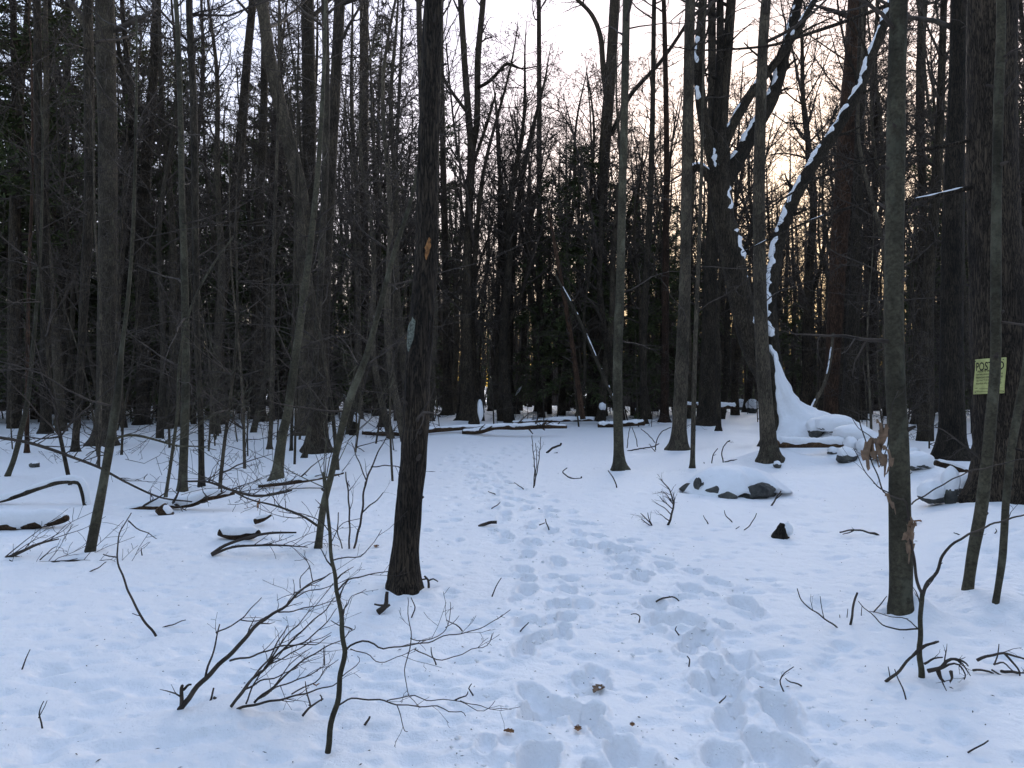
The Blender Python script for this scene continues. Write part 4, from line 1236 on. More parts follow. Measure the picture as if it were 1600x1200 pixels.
log('fallen_log', 'fallen log with a reddish sawn end behind the slim pale trunk', [(934, 665, 6), (960, 664, 7), (985, 662.5, 7.5), (1007, 661, 8)], d='min', snow=1.1, snow_h=1.2, seed=16, cut=True)
log('fallen_log', 'thin fallen log running toward the stub with the snow cap', [(800, 661, 4), (850, 658, 5), (900, 656, 5), (930, 656, 4)], d='min', snow=1.1, snow_h=1.3, seed=17, twigs=4)
log('fallen_log', 'straight brown log under a flat snow cap beside the stone wall', [(1213, 693, 12), (1240, 694, 12), (1290, 694, 11.5), (1321, 694, 11)], d=min(hit(1225, 700).y, hit(1270, 700).y, hit(1318, 700).y) - 0.05, snow=1.3, snow_h=1.15, snow_w=1.0, seed=18, bark='log', cut=True)
log('fallen_log', 'snow covered pole lying at the far end of the stone wall', [(1070, 634, 6), (1110, 635, 6.5), (1150, 636, 7)], d=31, snow=1.2, snow_h=1.4, seed=19)
log('fallen_log', 'short snowy log propped on stones at the foot of the stout dark trunk', [(1461, 723, 9), (1485, 729, 10), (1510, 738, 10)], d=min(hit(1465, 728).y, hit(1505, 742).y) - 0.05, snow=1.3, snow_h=1.0, seed=20, cut=True)
log('leaning_pole', 'dead pole leaning against the reddish brown trunk beyond the wall', [(1266, 646, 6), (1275, 625, 6), (1288, 600, 5.5), (1297, 565, 5), (1302, 520, 4)], d=22, snow=0.5, snow_h=0.4, seed=21, cat='branch', bark='grey')
log('dead_tree', 'dead leaning snag with broken top in front of the hemlocks', [(911, 655, 9), (903, 600, 8.5), (896, 552, 8), (881, 462, 7), (868, 390, 6), (857, 330, 4)], d=29.5, snow=0.0, seed=22, cat='tree', bark='red', twigs=16)
log('dead_tree', 'thin dead pole slanting the other way across the leaning snag', [(962, 632, 5.5), (935, 570, 5.5), (905, 500, 5), (885, 462, 5), (868, 430, 3)], d=29, snow=0.45, snow_h=0.5, seed=23, cat='tree', bark='grey', twigs=8)
log('fallen_bough', 'long bare bough arching low over the snow and resting on the mossy log', [(-30, 680, 5), (0, 684, 5), (42, 691, 5), (79, 702, 5), (115, 715, 4.5), (156, 731, 4), (198, 754, 3.5), (250, 777, 3), (300, 784, 2)], d=9.3, snow=0, seed=24, cat='branch', bark='twig', ns=8, twigs=12)
log('fallen_bough', 'spindly bough of many twigs sprawling over the mossy log, one brown leaf caught in it', [(290, 752, 3), (325, 753, 3.5), (360, 765, 4), (400, 775, 4), (440, 770, 3.5), (456, 766, 3)], d=9.5, snow=0, seed=25, cat='branch', bark='twig', ns=7, twigs=22)
log('fallen_bough', 'arching thin branches reaching from the leaning near sapling to the snow', [(497, 822, 4), (470, 805, 3.5), (430, 790, 3), (390, 780, 2.5), (350, 760, 2), (320, 745, 1.5)], d=7.4, snow=0, seed=26, cat='branch', bark='twig', ns=7, twigs=10)
log('fallen_branch', 'bare forked branch lying on open snow near the leaning sapling foot', [(-20, 882, 5), (20, 868, 5), (60, 850, 4), (92, 842, 2)], d=7.1, snow=0, seed=27, cat='branch', bark='twig', ns=7, twigs=9)
log('fallen_branch', 'thin crooked branch on the snow running past the leaning sapling foot', [(32, 880, 3), (75, 878, 3), (130, 876, 3), (165, 881, 2.5), (198, 898, 1.5)], d=6.9, snow=0, seed=28, cat='branch', bark='twig', ns=6, twigs=8)

# ================================================================== STONES
_ICO = None
def ico():
    global _ICO
    if _ICO is None:
        import bmesh
        bm = bmesh.new(); bmesh.ops.create_icosphere(bm, subdivisions=4, radius=1)
        _ICO = (np.array([v.co[:] for v in bm.verts]), np.array([[l.vert.index for l in f.loops] for f in bm.faces]))
        bm.free()
    return _ICO

def stone(name, label, c, size, seed, cat='stone', group=None, cap=1.0, caph=0.10, sink=0.25, capz=0.15):
    rng = random.Random(seed)
    V, F = ico()
    r = np.ones(len(V))
    for _ in range(11):
        n = unit(np.array([rng.gauss(0, 1), rng.gauss(0, 1), rng.gauss(0, 1)])); h = rng.uniform(0.62, 0.9)
        q = V @ n
        r = np.minimum(r, np.where(q > 0.05, h / np.maximum(q, 0.05), 9))
    r = r * (0.93 + 0.14 * vn3(V[:, 0] * 3 + seed, V[:, 1] * 3, V[:, 2] * 3)) * (0.97 + 0.06 * vn3(V[:, 0] * 9 + seed, V[:, 1] * 9, V[:, 2] * 9))
    S = V * r[:, None] * np.array(size)
    root = thing(name, label, cat, c, group)
    rz = rng.uniform(-0.6, 0.6); c_, s_ = math.cos(rz), math.sin(rz)
    S = np.stack([S[:, 0] * c_ - S[:, 1] * s_, S[:, 0] * s_ + S[:, 1] * c_, S[:, 2]], 1)
    S[:, 2] += size[2] * (1 - 2 * sink)
    mb = MB(); mb.add(S, None, F); mb.build('rock', M['rock'], root, smooth=True)
    if cap > 0:
        # blanket of snow: top pushed out, below it tucked inside the stone
        zc = S[:, 2].mean(); top = V[:, 2]
        edge = capz + 0.35 * (vn3(V[:, 0] * 2.3 + seed, V[:, 1] * 2.3, 3.0) - 0.5)
        k = np.clip((top - edge) / 0.22, -1, 1)
        off = np.where(k > 0, caph * (0.35 + 0.65 * np.sqrt(np.clip(k, 0, 1))), caph * 0.35 + k * 0.9 * size[2] * 0.5 * 0 + k * 0.22 * max(size))
        nrm = S - np.array([0, 0, zc]); nrm /= np.linalg.norm(nrm, axis=1)[:, None]
        nz = 0.75 + 0.5 * vn3(V[:, 0] * 1.7 + seed, V[:, 1] * 1.7, V[:, 2] * 1.7)
        C = S + (nrm * 0.55 + np.array([0, 0, 0.45])) * (off * nz)[:, None] * cap
        # soften: blend to the round form so that the blanket hides the facets
        soft = (V * np.array(size) * 0.90)
        soft = np.stack([soft[:, 0] * c_ - soft[:, 1] * s_, soft[:, 0] * s_ + soft[:, 1] * c_, soft[:, 2] + size[2] * (1 - 2 * sink)], 1)
        m = np.clip(k, 0, 1)[:, None] * 0.6
        C = C * (1 - m) + (soft + np.array([0, 0, caph * cap])) * m
        sm = MB(); sm.add(C, None, F); sm.build('snow_cap', M['snow'], root)
    return root

def stone_px(label, px, py, w, h, seed, d=None, depth=None, group='snow capped stones of the tumbled wall', cap=1.0, caph=0.08, capz=0.15, name='wall_stone'):
    """px, py: middle of the lower edge"""
    if d is None: d = hit(px, py).y
    p = at(px, py, d)
    k = d / FPX
    caph = min(caph, 0.42 * h * k)
    if capz < 0: h, w = h * 0.8, w * 1.15
    return stone(name, label, (p.x, d + w * k * 0.3, p.z), (w * k * 0.56, (depth or w * k * 0.5), h * k * 0.62), seed, 'stone', group, cap, caph, 0.12, capz)

bc = hit(1158, 776)
def boulder():
    root = thing('boulder', 'broad boulder under a rounded dome of snow, dark rock showing along its lower edge', 'boulder', (bc.x, bc.y + 0.45, bc.z - 0.02))
    V, F = ico()
    r = 1 + 0.25 * (vn3(V[:, 0] * 2 + 4, V[:, 1] * 2, V[:, 2] * 2) - 0.5) + 0.12 * (vn3(V[:, 0] * 6, V[:, 1] * 6, V[:, 2] * 6) - 0.5)
    mb = MB(); mb.add(V * r[:, None] * np.array([0.68, 0.56, 0.25]) + np.array([0, 0, 0.06]), None, F)
    mb.build('rock', M['rock'], root)
    nt_, ns_ = 90, 26
    th = np.arange(nt_) * 2 * math.pi / nt_
    ss = np.linspace(0, 1, ns_)
    TH, S = np.meshgrid(th, ss)
    cx, sy = np.cos(TH), np.sin(TH)
    Rr = 1 + 0.16 * (vn2(cx * 1.6 + 5, sy * 1.6, 3) - 0.5) + 0.07 * (vn2(cx * 5 + 5, sy * 5, 4) - 0.5)
    front = np.clip((-sy - 0.05) / 0.5, 0, 1)
    ze = -0.06 + front * (0.10 + 0.22 * (vn2(cx * 3.6 + 2, sy * 3.6, 6) - 0.35))
    X = 0.80 * Rr * S * cx + 0.02; Y = 0.62 * Rr * S * sy
    hz = 0.36 * (1 + 0.18 * (X / 0.8 * -0.6)) * (1 - S ** 2.6)
    Zz = ze * S ** 2 + 0.06 * (1 - S ** 2) + hz + 0.03 * (vn2(X * 5, Y * 5, 7) - 0.5) * (1 - S ** 6)
    V = np.stack([X, Y, Zz], -1)
    tuck = np.stack([X[-1] * 0.72, Y[-1] * 0.72, Zz[-1] - 0.012], -1)
    VV = np.concatenate([V.reshape(-1, 3), tuck])
    sm = MB(); sm.add(VV, np.concatenate([_quads(ns_ + 1, nt_)]))
    sm.build('snow_cap', M['snow'], root)
boulder()
for (px, py, w, h, sd, lb) in [(1193, 781, 44, 24, 41, 'wide dark stone jutting from under the snow dome of the boulder'), (1139, 783, 28, 13, 42, 'low dark stone at the lower snow edge of the boulder'),
                               (1214, 764, 17, 12, 43, 'small stone at the far end of the boulder snow edge'), (1096, 778, 10, 9, 44, 'small round stone at the near corner of the boulder snow edge'), (1091, 766, 12, 18, 45, 'upright sliver of rock at the boulder side with twigs')]:
    stone_px(lb, px, py, w, h, sd, d=bc.y - (0.22 if w > 20 else -0.12), cap=0, group='stones under the boulder snow', name='stone')
WS = 'snow capped stone of the tumbled wall '
stone_px('rounded grey stone of the tumbled wall above the straight brown log', 1281, 684, 34, 22, 50, caph=0.12)
stone_px('small upright stone by the roots of the great forked tree', 1231, 669, 12, 16, 51, caph=0.07)
stone_px('small broken stone between the tree roots and the rounded grey stone', 1245, 675, 15, 11, 52, caph=0.08)
stone_px('squat mossy stone just past the cut end of the straight brown log', 1333, 713, 19, 22, 53, caph=0.1, capz=0.3)
stone_px('flat dark slab under the squat mossy stone', 1325, 723, 32, 17, 54, caph=0.08, capz=0.45)
stone_px('leaning stone beside the squat mossy stone, near the hanging tan leaves', 1353, 712, 19, 19, 55, caph=0.1)
stone_px('small stone peeking from snow before the flat dark slab', 1303, 711, 16, 9, 56, caph=0.09)
stone_px('tilted stone at the far end of the wall near the snow covered pole', 1178, 646, 18, 18, 57, caph=0.16)
stone_px('low stone under thick snow past the broad dark trunk', 1158, 641, 16, 12, 58, caph=0.2)
stone_px('long mossy stone with dark hollow beneath, by the slender tree before the sign', 1464, 791, 40, 27, 59, caph=0.13, capz=0.25)
stone_px('tall dark stone in the middle of the heap by the slender tree', 1489, 787, 22, 42, 60, caph=0.12, capz=0.35)
stone_px('dark stone of the heap touching the slender tree before the sign', 1512, 776, 36, 26, 61, caph=0.16, capz=0.3)
stone_px('dark stone edge under a snow hump behind the smooth grey tree', 1430, 712, 22, 9, 62, caph=0.14)
stone_px('small dark stone in the snow heap at the foot of the straight greyish trunk', 1215, 732, 13, 9, 63, caph=0.03, capz=0.6)
stone_px('big snow buried stone of the wall below the two trunks beyond it', 1312, 678, 48, 24, 64, caph=0.2, capz=-0.2)
stone_px('snow buried stone of the wall at the tree roots', 1262, 668, 44, 24, 65, caph=0.22, capz=-0.3)
stone_px('flat tan stone lying in open snow near the arched bough', 52, 731, 16, 8, 66, caph=0.02, capz=0.8, group=None, name='stone')
stone_px('stone hump of the wall near the stub of the big leaning pole', 1384, 722, 34, 18, 67, caph=0.16, capz=-0.1)

stone_px('wide snow buried stone between the rounded grey stone and the two trunks', 1338, 694, 44, 24, 68, caph=0.2, capz=-0.2)
stone_px('snow rounded stone above the short propped log', 1440, 735, 34, 24, 69, caph=0.2, capz=-0.25)
# snow apron on the flared foot of the great forked tree
G = [t for t in T if t['label'].startswith('great forked')][0]
ap = MB()
b = G['base']
ax_ = [(1207, 552, 3), (1210, 572, 11), (1214, 596, 19), (1220, 620, 28), (1228, 640, 44), (1235, 655, 70), (1240, 668, 104), (1243, 690, 118)]
C = []
for i, (px, py, w) in enumerate(ax_):
    p_ = at(px, py, 18.9)
    C.append((p_.x, 18.9 - 0.12 - 0.05 * i, p_.z, w / FPX * 18.9 / 2))
C = resample(C, 0.05)
tube(ap, C[:, :3], C[:, 3], 40, lambda p, ca, sa, rr: 0.62 + 0.5 * vn3(ca[None] * 1.8, sa[None] * 1.8, p[:, 2:3] * 2.6) + 0.3 * vn3(ca[None] * 5, sa[None] * 5, p[:, 2:3] * 6))
q = ap.build('snow_apron', M['snow'], G['root'], b[:]); q['label'] = 'steep snow drift plastered on the flared foot'

# ================================================================== STUMPS
def stump(label, px, py, w, h, seed, d=None, snow='top'):
    rng = random.Random(seed)
    p = hit(px, py) if d is None else at(px, py, d)
    k = p.y / FPX
    root = thing('stump', label, 'stump', (p.x, p.y, p.z))
    r = w * k / 2; H = h * k
    mb = MB()
    zs = np.linspace(-0.08, H, 12)
    P = np.stack([0.15 * zs, 0 * zs, zs], 1)
    def jag(pp, ca, sa, rr):
        a = vn3(ca[None] * 2.5 + seed, sa[None] * 2.5, pp[:, 2:3] * 8) * 0.5 + 0.75
        return a * np.where(pp[:, 2:3] > H * 0.75, 0.55 + 0.6 * vn3(ca[None] * 3 + seed, sa[None] * 3, 1.0), 1)
    tube(mb, P, r * (1.2 - 0.75 * np.clip(zs / H, 0, 1) ** 1.3), 18, jag)
    mb.build('wood', M['dark'], root)
    sm = MB()
    cz = H * (0.95 if snow == 'top' else 0.55)
    V, F = ico()
    S = V * np.array([r * (0.8 if snow == 'top' else 0.7), r * 0.8, H * (0.3 if snow == 'top' else 0.5)]) * (0.8 + 0.4 * vn3(V[:, 0] * 2 + seed, V[:, 1] * 2, V[:, 2] * 2))[:, None]
    S = S + np.array([0.15 * H + (0 if snow == 'top' else r * 0.55), -r * 0.2, cz])
    sm.add(S, None, F); sm.build('snow_cap', M['snow'], root)
stump('small black rotten stump with snow on one side, alone on open snow', 1220, 840, 22, 22, 70, snow='side')
stump('snow crusted stump at the near end of the long fallen log', 553, 680, 12, 28, 71)
stump('broken snow spiked stub at the foot of the tree with two upright stems', 741, 660, 15, 34, 72, d=28.0, snow='side')
stump('jagged snow capped stub beside the big dark tree', 938, 656, 14, 22, 73, d=31)

# ================================================================== SIGN
def posted_sign():
    t = [t for t in T if t['label'].startswith('massive rough')][0]
    P, rad = t['P'], t['rad']
    c = at(1546, 588, 9.0)
    k = int(np.argmin(np.abs(P[:, 2] - c.z)))
    ax, ay = P[k, 0], P[k, 1]; rr = rad[k] * 1.10
    view = math.atan2(ax, ay)                      # direction from the viewer to the trunk
    a0 = R(-23); Wd, Hg = 0.345, 0.405
    tilt = 0.05
    def on(u, v, off):
        an = a0 + u / rr
        q = rr + off
        n = np.array([math.sin(an), -math.cos(an)])
        cs, sn = math.cos(-view), math.sin(-view)
        n = np.array([n[0] * cs - n[1] * sn, n[0] * sn + n[1] * cs])
        return (ax + n[0] * q, ay + n[1] * q, c.z + v + tilt * u)
    root = thing('posted_sign', 'yellow posted no trespassing sign wrapped around the massive rough barked tree', 'sign', on(0, 0, 0))
    o = root.location[:]
    nu, nv = 18, 10
    V = []
    for off in (0.0, 0.003):
        for v in np.linspace(-Hg / 2, Hg / 2, nv):
            for u in np.linspace(-Wd / 2, Wd / 2, nu):
                V.append(on(u + 0.01 * math.sin(v * 9), v, off + 0.004 * math.sin(u * 17 + v * 12)))
    i = np.arange(nv - 1)[:, None]; j = np.arange(nu - 1)[None]; a = i * nu + j
    m = nu * nv
    back = np.stack([a, a + nu, a + nu + 1, a + 1], -1).reshape(-1, 4)
    front = np.stack([a, a + 1, a + nu + 1, a + nu], -1).reshape(-1, 4) + m
    ring = [jj for jj in range(nu)] + [ii * nu + nu - 1 for ii in range(1, nv)] + [(nv - 1) * nu + jj for jj in range(nu - 2, -1, -1)] + [ii * nu for ii in range(nv - 2, 0, -1)]
    rim = [(ring[x], ring[(x + 1) % len(ring)], ring[(x + 1) % len(ring)] + m, ring[x] + m) for x in range(len(ring))]
    mb = MB(); mb.add(np.array(V), np.concatenate([back, front, np.array(rim)]))
    sheet = mb.build('sheet', M['sign'], root, o, smooth=False)
    lines = [('POSTED', 0.115, 0.30, 0.100, 1.0), ('PRIVATE PROPERTY', 0.058, 0.26, 0.027, 1), ('HUNTING, FISHING, TRAPPING OR', 0.022, 0.29, 0.022, 1), ('TRESPASSING FOR ANY PURPOSE', -0.012, 0.29, 0.022, 1),
             ('IS STRICTLY FORBIDDEN', -0.046, 0.26, 0.022, 1), ('VIOLATORS WILL BE PROSECUTED', -0.080, 0.28, 0.020, 1), ('NAME', -0.132, 0.04, 0.012, -1), ('ADDRESS', -0.166, 0.06, 0.012, -1)]
    dg = bpy.context.evaluated_depsgraph_get()
    for tx, vy, ww, hh, al in lines:
        cu = bpy.data.curves.new('t', 'FONT'); cu.body = tx; cu.resolution_u = 3
        cu.offset = 0.014
        ob = bpy.data.objects.new('t', cu); COL.objects.link(ob)
        dg.update()
        me = ob.evaluated_get(dg).to_mesh()
        vv = np.array([v.co[:] for v in me.vertices]); ff = [list(p.vertices) for p in me.polygons]
        ob.evaluated_get(dg).to_mesh_clear(); bpy.data.objects.remove(ob); bpy.data.curves.remove(cu)
        lo, hi = vv.min(0), vv.max(0)
        u = (vv[:, 0] - lo[0]) / (hi[0] - lo[0]) * ww - (ww / 2 if al > 0 else 0.15)
        v = (vv[:, 1] - lo[1]) / (hi[1] - lo[1]) * hh - hh / 2 + vy
        X = np.array([on(a_ + 0.01 * math.sin(b_ * 9), b_, 0.0045 + 0.004 * math.sin(a_ * 17 + b_ * 12)) for a_, b_ in zip(u, v)]) - np.array(o)
        me = bpy.data.meshes.new('lettering'); me.from_pydata([tuple(x) for x in X], [], ff); me.materials.append(M['ink'])
        lo_ = bpy.data.objects.new('lettering', me); COL.objects.link(lo_); lo_.parent = sheet
    for vy in (-0.142, -0.176):
        lm = MB(); uu = np.linspace(-0.10, 0.15, 10)
        X = np.array([on(a_, b_, 0.0045 + 0.004 * math.sin(a_ * 17 + b_ * 12)) for b_ in (vy, vy + 0.003) for a_ in uu])
        j = np.arange(9); lm.add(X, np.stack([j, j + 1, j + 11, j + 10], 1))
        lm.build('rule_line', M['ink'], sheet, o)
    for u, v in ((-0.15, 0.18), (0.15, 0.18), (-0.15, -0.18), (0.15, -0.18)):
        nm = MB(); p0 = np.array(on(u, v, -0.02)); p1 = np.array(on(u, v, 0.009))
        tube(nm, np.array([p0, p1]), np.array([0.004, 0.006]), 8); nm.build('nail', M['rock'], root, o)
posted_sign()

# ================================================================== SAPLINGS, BRUSH AND TWIGS IN THE CLEARING
def Z(pts, ox, oy, f, w0, w1):
    n = len(pts)
    return [(ox + x * f, oy + y * f, w0 + (w1 - w0) * i / (n - 1)) for i, (x, y) in enumerate(pts)]

def brush(name, label, cat, d, stems, seed, extra=8, bark='twig', sway=0.08, base=None, parts='stem', tl=(0.1, 0.3)):
    """stems: polylines of (x, y, width) at distance d; every stem drifts a little in depth"""
    rng = random.Random(seed)
    f = stems[0][0]
    p = at(f[0], f[1], d)
    b = Vector((p.x, d, p.z)) if base is None else base
    root = thing(name, label, cat, b)
    tm = MB()
    for si, st in enumerate(stems):
        k = rng.uniform(-sway, sway) if si else 0
        x0, y0 = st[0][0], st[0][1]
        y_off = 0 if si == 0 else None
        q = []
        for (px, py, w) in st:
            dd = d
            pt = at(px, py, dd)
            q.append((pt.x, dd + k * math.hypot(px - x0, py - y0) / FPX * d * 3, pt.z, max(0.0009, w / FPX * d / 2)))
        C = resample(q, 0.03)
        n = len(C)
        C[:, 0] += 0.003 * np.sin(np.arange(n) * 0.9 + si); C[:, 2] += 0.003 * np.sin(np.arange(n) * 1.3 + si * 2)
        mb = MB(); tube(mb, C[:, :3], np.maximum(C[:, 3], 0.0009), 8 if si == 0 else 5)
        mb.build('stem' if si == 0 else 'branch', M[bark] if si == 0 else M['twig'], root, b[:])
        ln = n * 0.03
        for _ in range(int(extra * ln * rng.uniform(0.5, 1.2))):
            i = rng.randrange(n // 3, n - 1)
            a = side_dir(rng, unit(C[i + 1, :3] - C[i, :3]), rng.uniform(0.4, 0.9))
            grow(tm, rng, C[i, :3], a, rng.uniform(*tl), max(0.0011, C[i, 3] * 0.5), 2, [0, 0, 2], ns=4, up=0.03, rmin=0.0009)
    if tm.n: stuffed(tm.build('twigs', M['twig'], root, b[:]))
    return root

o2, f2 = (400, 800), 1 / 3
S1 = [[(512, 1176, 9.5), (516, 1140, 9), (528, 1090, 8.5), (533, 1050, 8), (538, 1020, 8), (535, 985, 7.5), (530, 940, 7), (525, 915, 6.5), (520, 880, 6), (515, 840, 5.5), (513, 800, 5), (510, 770, 4), (507, 740, 2.5)],
      Z([(415, 655), (440, 625), (500, 612), (550, 625), (590, 650), (700, 640), (800, 630), (900, 600), (1000, 590), (1090, 555), (1150, 520), (1195, 495)], *o2, f2, 3.5, 1),
      Z([(740, 640), (800, 670), (870, 690), (950, 670), (1010, 640), (1060, 630), (1100, 600), (1110, 565)], *o2, f2, 2, 1),
      Z([(722, 590), (760, 605), (850, 580), (890, 550), (910, 500), (912, 450), (908, 415)], *o2, f2, 1.8, .9), Z([(890, 545), (920, 520), (950, 485)], *o2, f2, 1.4, .8),
      Z([(445, 640), (490, 660), (530, 680), (560, 705), (600, 718), (650, 690), (700, 680), (750, 655)], *o2, f2, 1.8, 1),
      Z([(722, 640), (725, 560), (715, 480), (712, 430), (710, 400)], *o2, f2, 1.8, 1), Z([(720, 640), (705, 690), (700, 740), (707, 800), (715, 850), (745, 880), (775, 905)], *o2, f2, 1.8, 1),
      Z([(385, 905), (430, 880), (500, 878), (600, 888), (660, 905), (740, 915), (850, 918), (900, 940), (960, 945), (985, 965)], *o2, f2, 3, 1.2),
      Z([(660, 905), (680, 950), (695, 1020), (712, 1028)], *o2, f2, 1.8, 1), Z([(615, 888), (680, 868), (740, 862), (800, 880), (900, 880), (960, 885), (1040, 930), (1090, 915), (1120, 885)], *o2, f2, 2, .9),
      Z([(960, 885), (1030, 910), (1100, 930), (1195, 940)], *o2, f2, 1.6, .9),
      Z([(385, 365), (430, 320), (500, 300), (560, 290), (620, 275)], *o2, f2, 3, 1.4), Z([(355, 230), (430, 210), (490, 215), (530, 165), (585, 90)], *o2, f2, 2.4, 1),
      Z([(395, 470), (430, 430), (450, 400), (510, 365)], *o2, f2, 1.8, .9), Z([(412, 590), (440, 565), (465, 545), (463, 528)], *o2, f2, 1.8, .9), Z([(402, 775), (450, 740), (480, 705), (470, 685)], *o2, f2, 1.8, .9),
      Z([(350, 290), (280, 330), (200, 370), (100, 410)], *o2, f2, 1.8, .9), Z([(365, 330), (310, 400), (250, 470)], *o2, f2, 1.6, .9), Z([(340, 90), (280, 30), (200, 10), (100, 0)], *o2, f2, 2, 1),
      Z([(345, 150), (380, 90), (430, 40), (500, 30)], *o2, f2, 1.8, .9)]
sb = hit(512, 1176)
brush('sapling', 'nearest crooked bare sapling with long wavy side branches over the snow', 'sapling', sb.y, S1, 301, extra=5, bark='smooth', sway=0.06, tl=(0.06, 0.2))

o7, f7 = (250, 780), 350 / 1024
bb = hit(281, 1110)
brush('fallen_branch', 'bare dark branch slanting up from the snow with a broken fork at its foot', 'branch', bb.y,
      [Z([(88, 965), (130, 910), (210, 815), (330, 700), (430, 590), (480, 545), (560, 500), (640, 420), (700, 380), (780, 340)], *o7, f7, 9, 1.8),
       Z([(95, 950), (100, 900), (105, 860), (110, 848)], *o7, f7, 7, 5), Z([(103, 870), (125, 855), (145, 848)], *o7, f7, 5, 3),
       Z([(207, 812), (235, 700), (258, 585)], *o7, f7, 4, 2), Z([(258, 612), (370, 548), (430, 490), (482, 430)], *o7, f7, 2.5, 1.2), Z([(370, 550), (440, 563), (480, 540)], *o7, f7, 2, 1.2),
       Z([(320, 737), (440, 705), (540, 660), (640, 635), (740, 625), (810, 580)], *o7, f7, 3.5, 1.2), Z([(540, 520), (640, 500), (740, 470), (820, 450)], *o7, f7, 2.5, 1), Z([(600, 455), (680, 425), (770, 410), (850, 380)], *o7, f7, 2.2, 1),
       Z([(640, 405), (650, 350), (690, 300)], *o7, f7, 2, 1), Z([(700, 380), (690, 310), (660, 255)], *o7, f7, 2, 1)], 302, extra=6, sway=0.1, tl=(0.06, 0.22))
b2 = hit(360, 1106)
brush('brushwood', 'fan of fine dark brushwood sweeping up from the snow behind the nearest sapling', 'branch', b2.y,
      [Z([(325, 948), (390, 860), (480, 770), (560, 690), (640, 610), (740, 520), (800, 450)], *o7, f7, 5, 1.2), Z([(390, 870), (470, 820), (560, 785), (660, 730)], *o7, f7, 3.5, 1.2),
       Z([(318, 972), (430, 935), (560, 905), (680, 870), (800, 830), (840, 800)], *o7, f7, 5, 1.2), Z([(430, 930), (520, 860), (600, 790), (700, 730), (800, 690), (830, 650)], *o7, f7, 4, 1.1),
       Z([(335, 940), (440, 800), (520, 700), (590, 580), (610, 550)], *o7, f7, 4, 1.1), Z([(480, 770), (560, 650), (640, 560), (700, 500)], *o7, f7, 3, 1), Z([(560, 690), (680, 640), (760, 560), (810, 500)], *o7, f7, 3, 1),
       Z([(440, 920), (560, 840), (680, 790), (760, 740), (800, 730)], *o7, f7, 3, 1), Z([(390, 935), (420, 870), (460, 790), (540, 720), (600, 640)], *o7, f7, 3, 1), Z([(600, 890), (700, 850), (740, 800), (800, 760)], *o7, f7, 2.5, 1),
       Z([(500, 760), (600, 700), (700, 640), (800, 590)], *o7, f7, 2.5, 1), Z([(520, 860), (590, 760), (680, 700)], *o7, f7, 2.2, 1)], 303, extra=9, sway=0.12, tl=(0.06, 0.22))
b3 = hit(468, 1118)
brush('twig', 'small forked dark stick standing in snow between the brushwood and nearest sapling', 'twig', b3.y, [Z([(652, 990), (690, 945), (748, 915)], *o7, f7, 4, 2.5), Z([(685, 948), (675, 890), (665, 830)], *o7, f7, 3, 1.5), Z([(735, 920), (740, 905), (732, 895)], *o7, f7, 2.5, 2)], 304, extra=0)
b4 = hit(325, 1092)
brush('twig', 'stubby dark stick ends poking from the snow hump by the slanting branch', 'twig', b4.y, [Z([(315, 935), (280, 925), (245, 903)], *o7, f7, 6, 4), Z([(225, 930), (235, 900), (247, 866)], *o7, f7, 3.5, 3)], 305, extra=0)

o4 = (1200, 800)
s2 = hit(1440, 1058)
S2 = [[(1440, 1060, 10), (1437, 1017, 8.5), (1438, 983, 7.5), (1440, 933, 7), (1441, 925, 6.5)],
      [(1441, 930, 6), (1435, 910, 5), (1430, 867, 4.5), (1427, 827, 4), (1424, 788, 3), (1408, 780, 2.5), (1390, 771, 2.5), (1375, 729, 2.2), (1362, 683, 2), (1354, 648, 1.5)],
      [(1441, 930, 6), (1447, 915, 5.5), (1463, 893, 5), (1473, 867, 4.5), (1490, 848, 4), (1513, 835, 3.5), (1545, 820, 3), (1567, 813, 3), (1600, 803, 2.5), (1640, 795, 2)],
      [(1424, 788, 2.6), (1440, 778, 2.4), (1480, 757, 2.2), (1520, 739, 2), (1560, 731, 2), (1600, 722, 1.6), (1640, 716, 1.4)],
      [(1390, 771, 2), (1366, 755, 1.8), (1350, 730, 1.5), (1335, 700, 1.2)], [(1375, 729, 1.8), (1390, 690, 1.6), (1395, 650, 1.4), (1410, 610, 1)], [(1362, 683, 1.6), (1345, 672, 1.3), (1330, 650, 1)],
      Z([(700, 550), (600, 550), (540, 530), (490, 480), (430, 425)], *o4, 1 / 3, 3, 1.2), Z([(700, 545), (655, 505), (560, 490), (490, 470)], *o4, 1 / 3, 2, 1),
      Z([(720, 400), (770, 320), (800, 260), (820, 235)], *o4, 1 / 3, 2, 1)]
SR = brush('sapling', 'forked sapling with withered tan leaves in front of the smooth grey tree', 'sapling', s2.y, S2, 306, extra=3, bark='smooth', sway=0.05, tl=(0.05, 0.2))
s3 = hit(1388, 1066)
brush('fallen_branch', 'dead stick propped slantwise against the forked sapling foot', 'branch', s3.y, [Z([(550, 797), (620, 740), (680, 670), (740, 630), (800, 605)], *o4, 1 / 3, 5, 3), Z([(660, 690), (700, 640), (780, 598)], *o4, 1 / 3, 3, 1.5), Z([(570, 775), (568, 740), (565, 725)], *o4, 1 / 3, 2, 1)], 307, extra=0)
s4 = hit(1490, 1068)
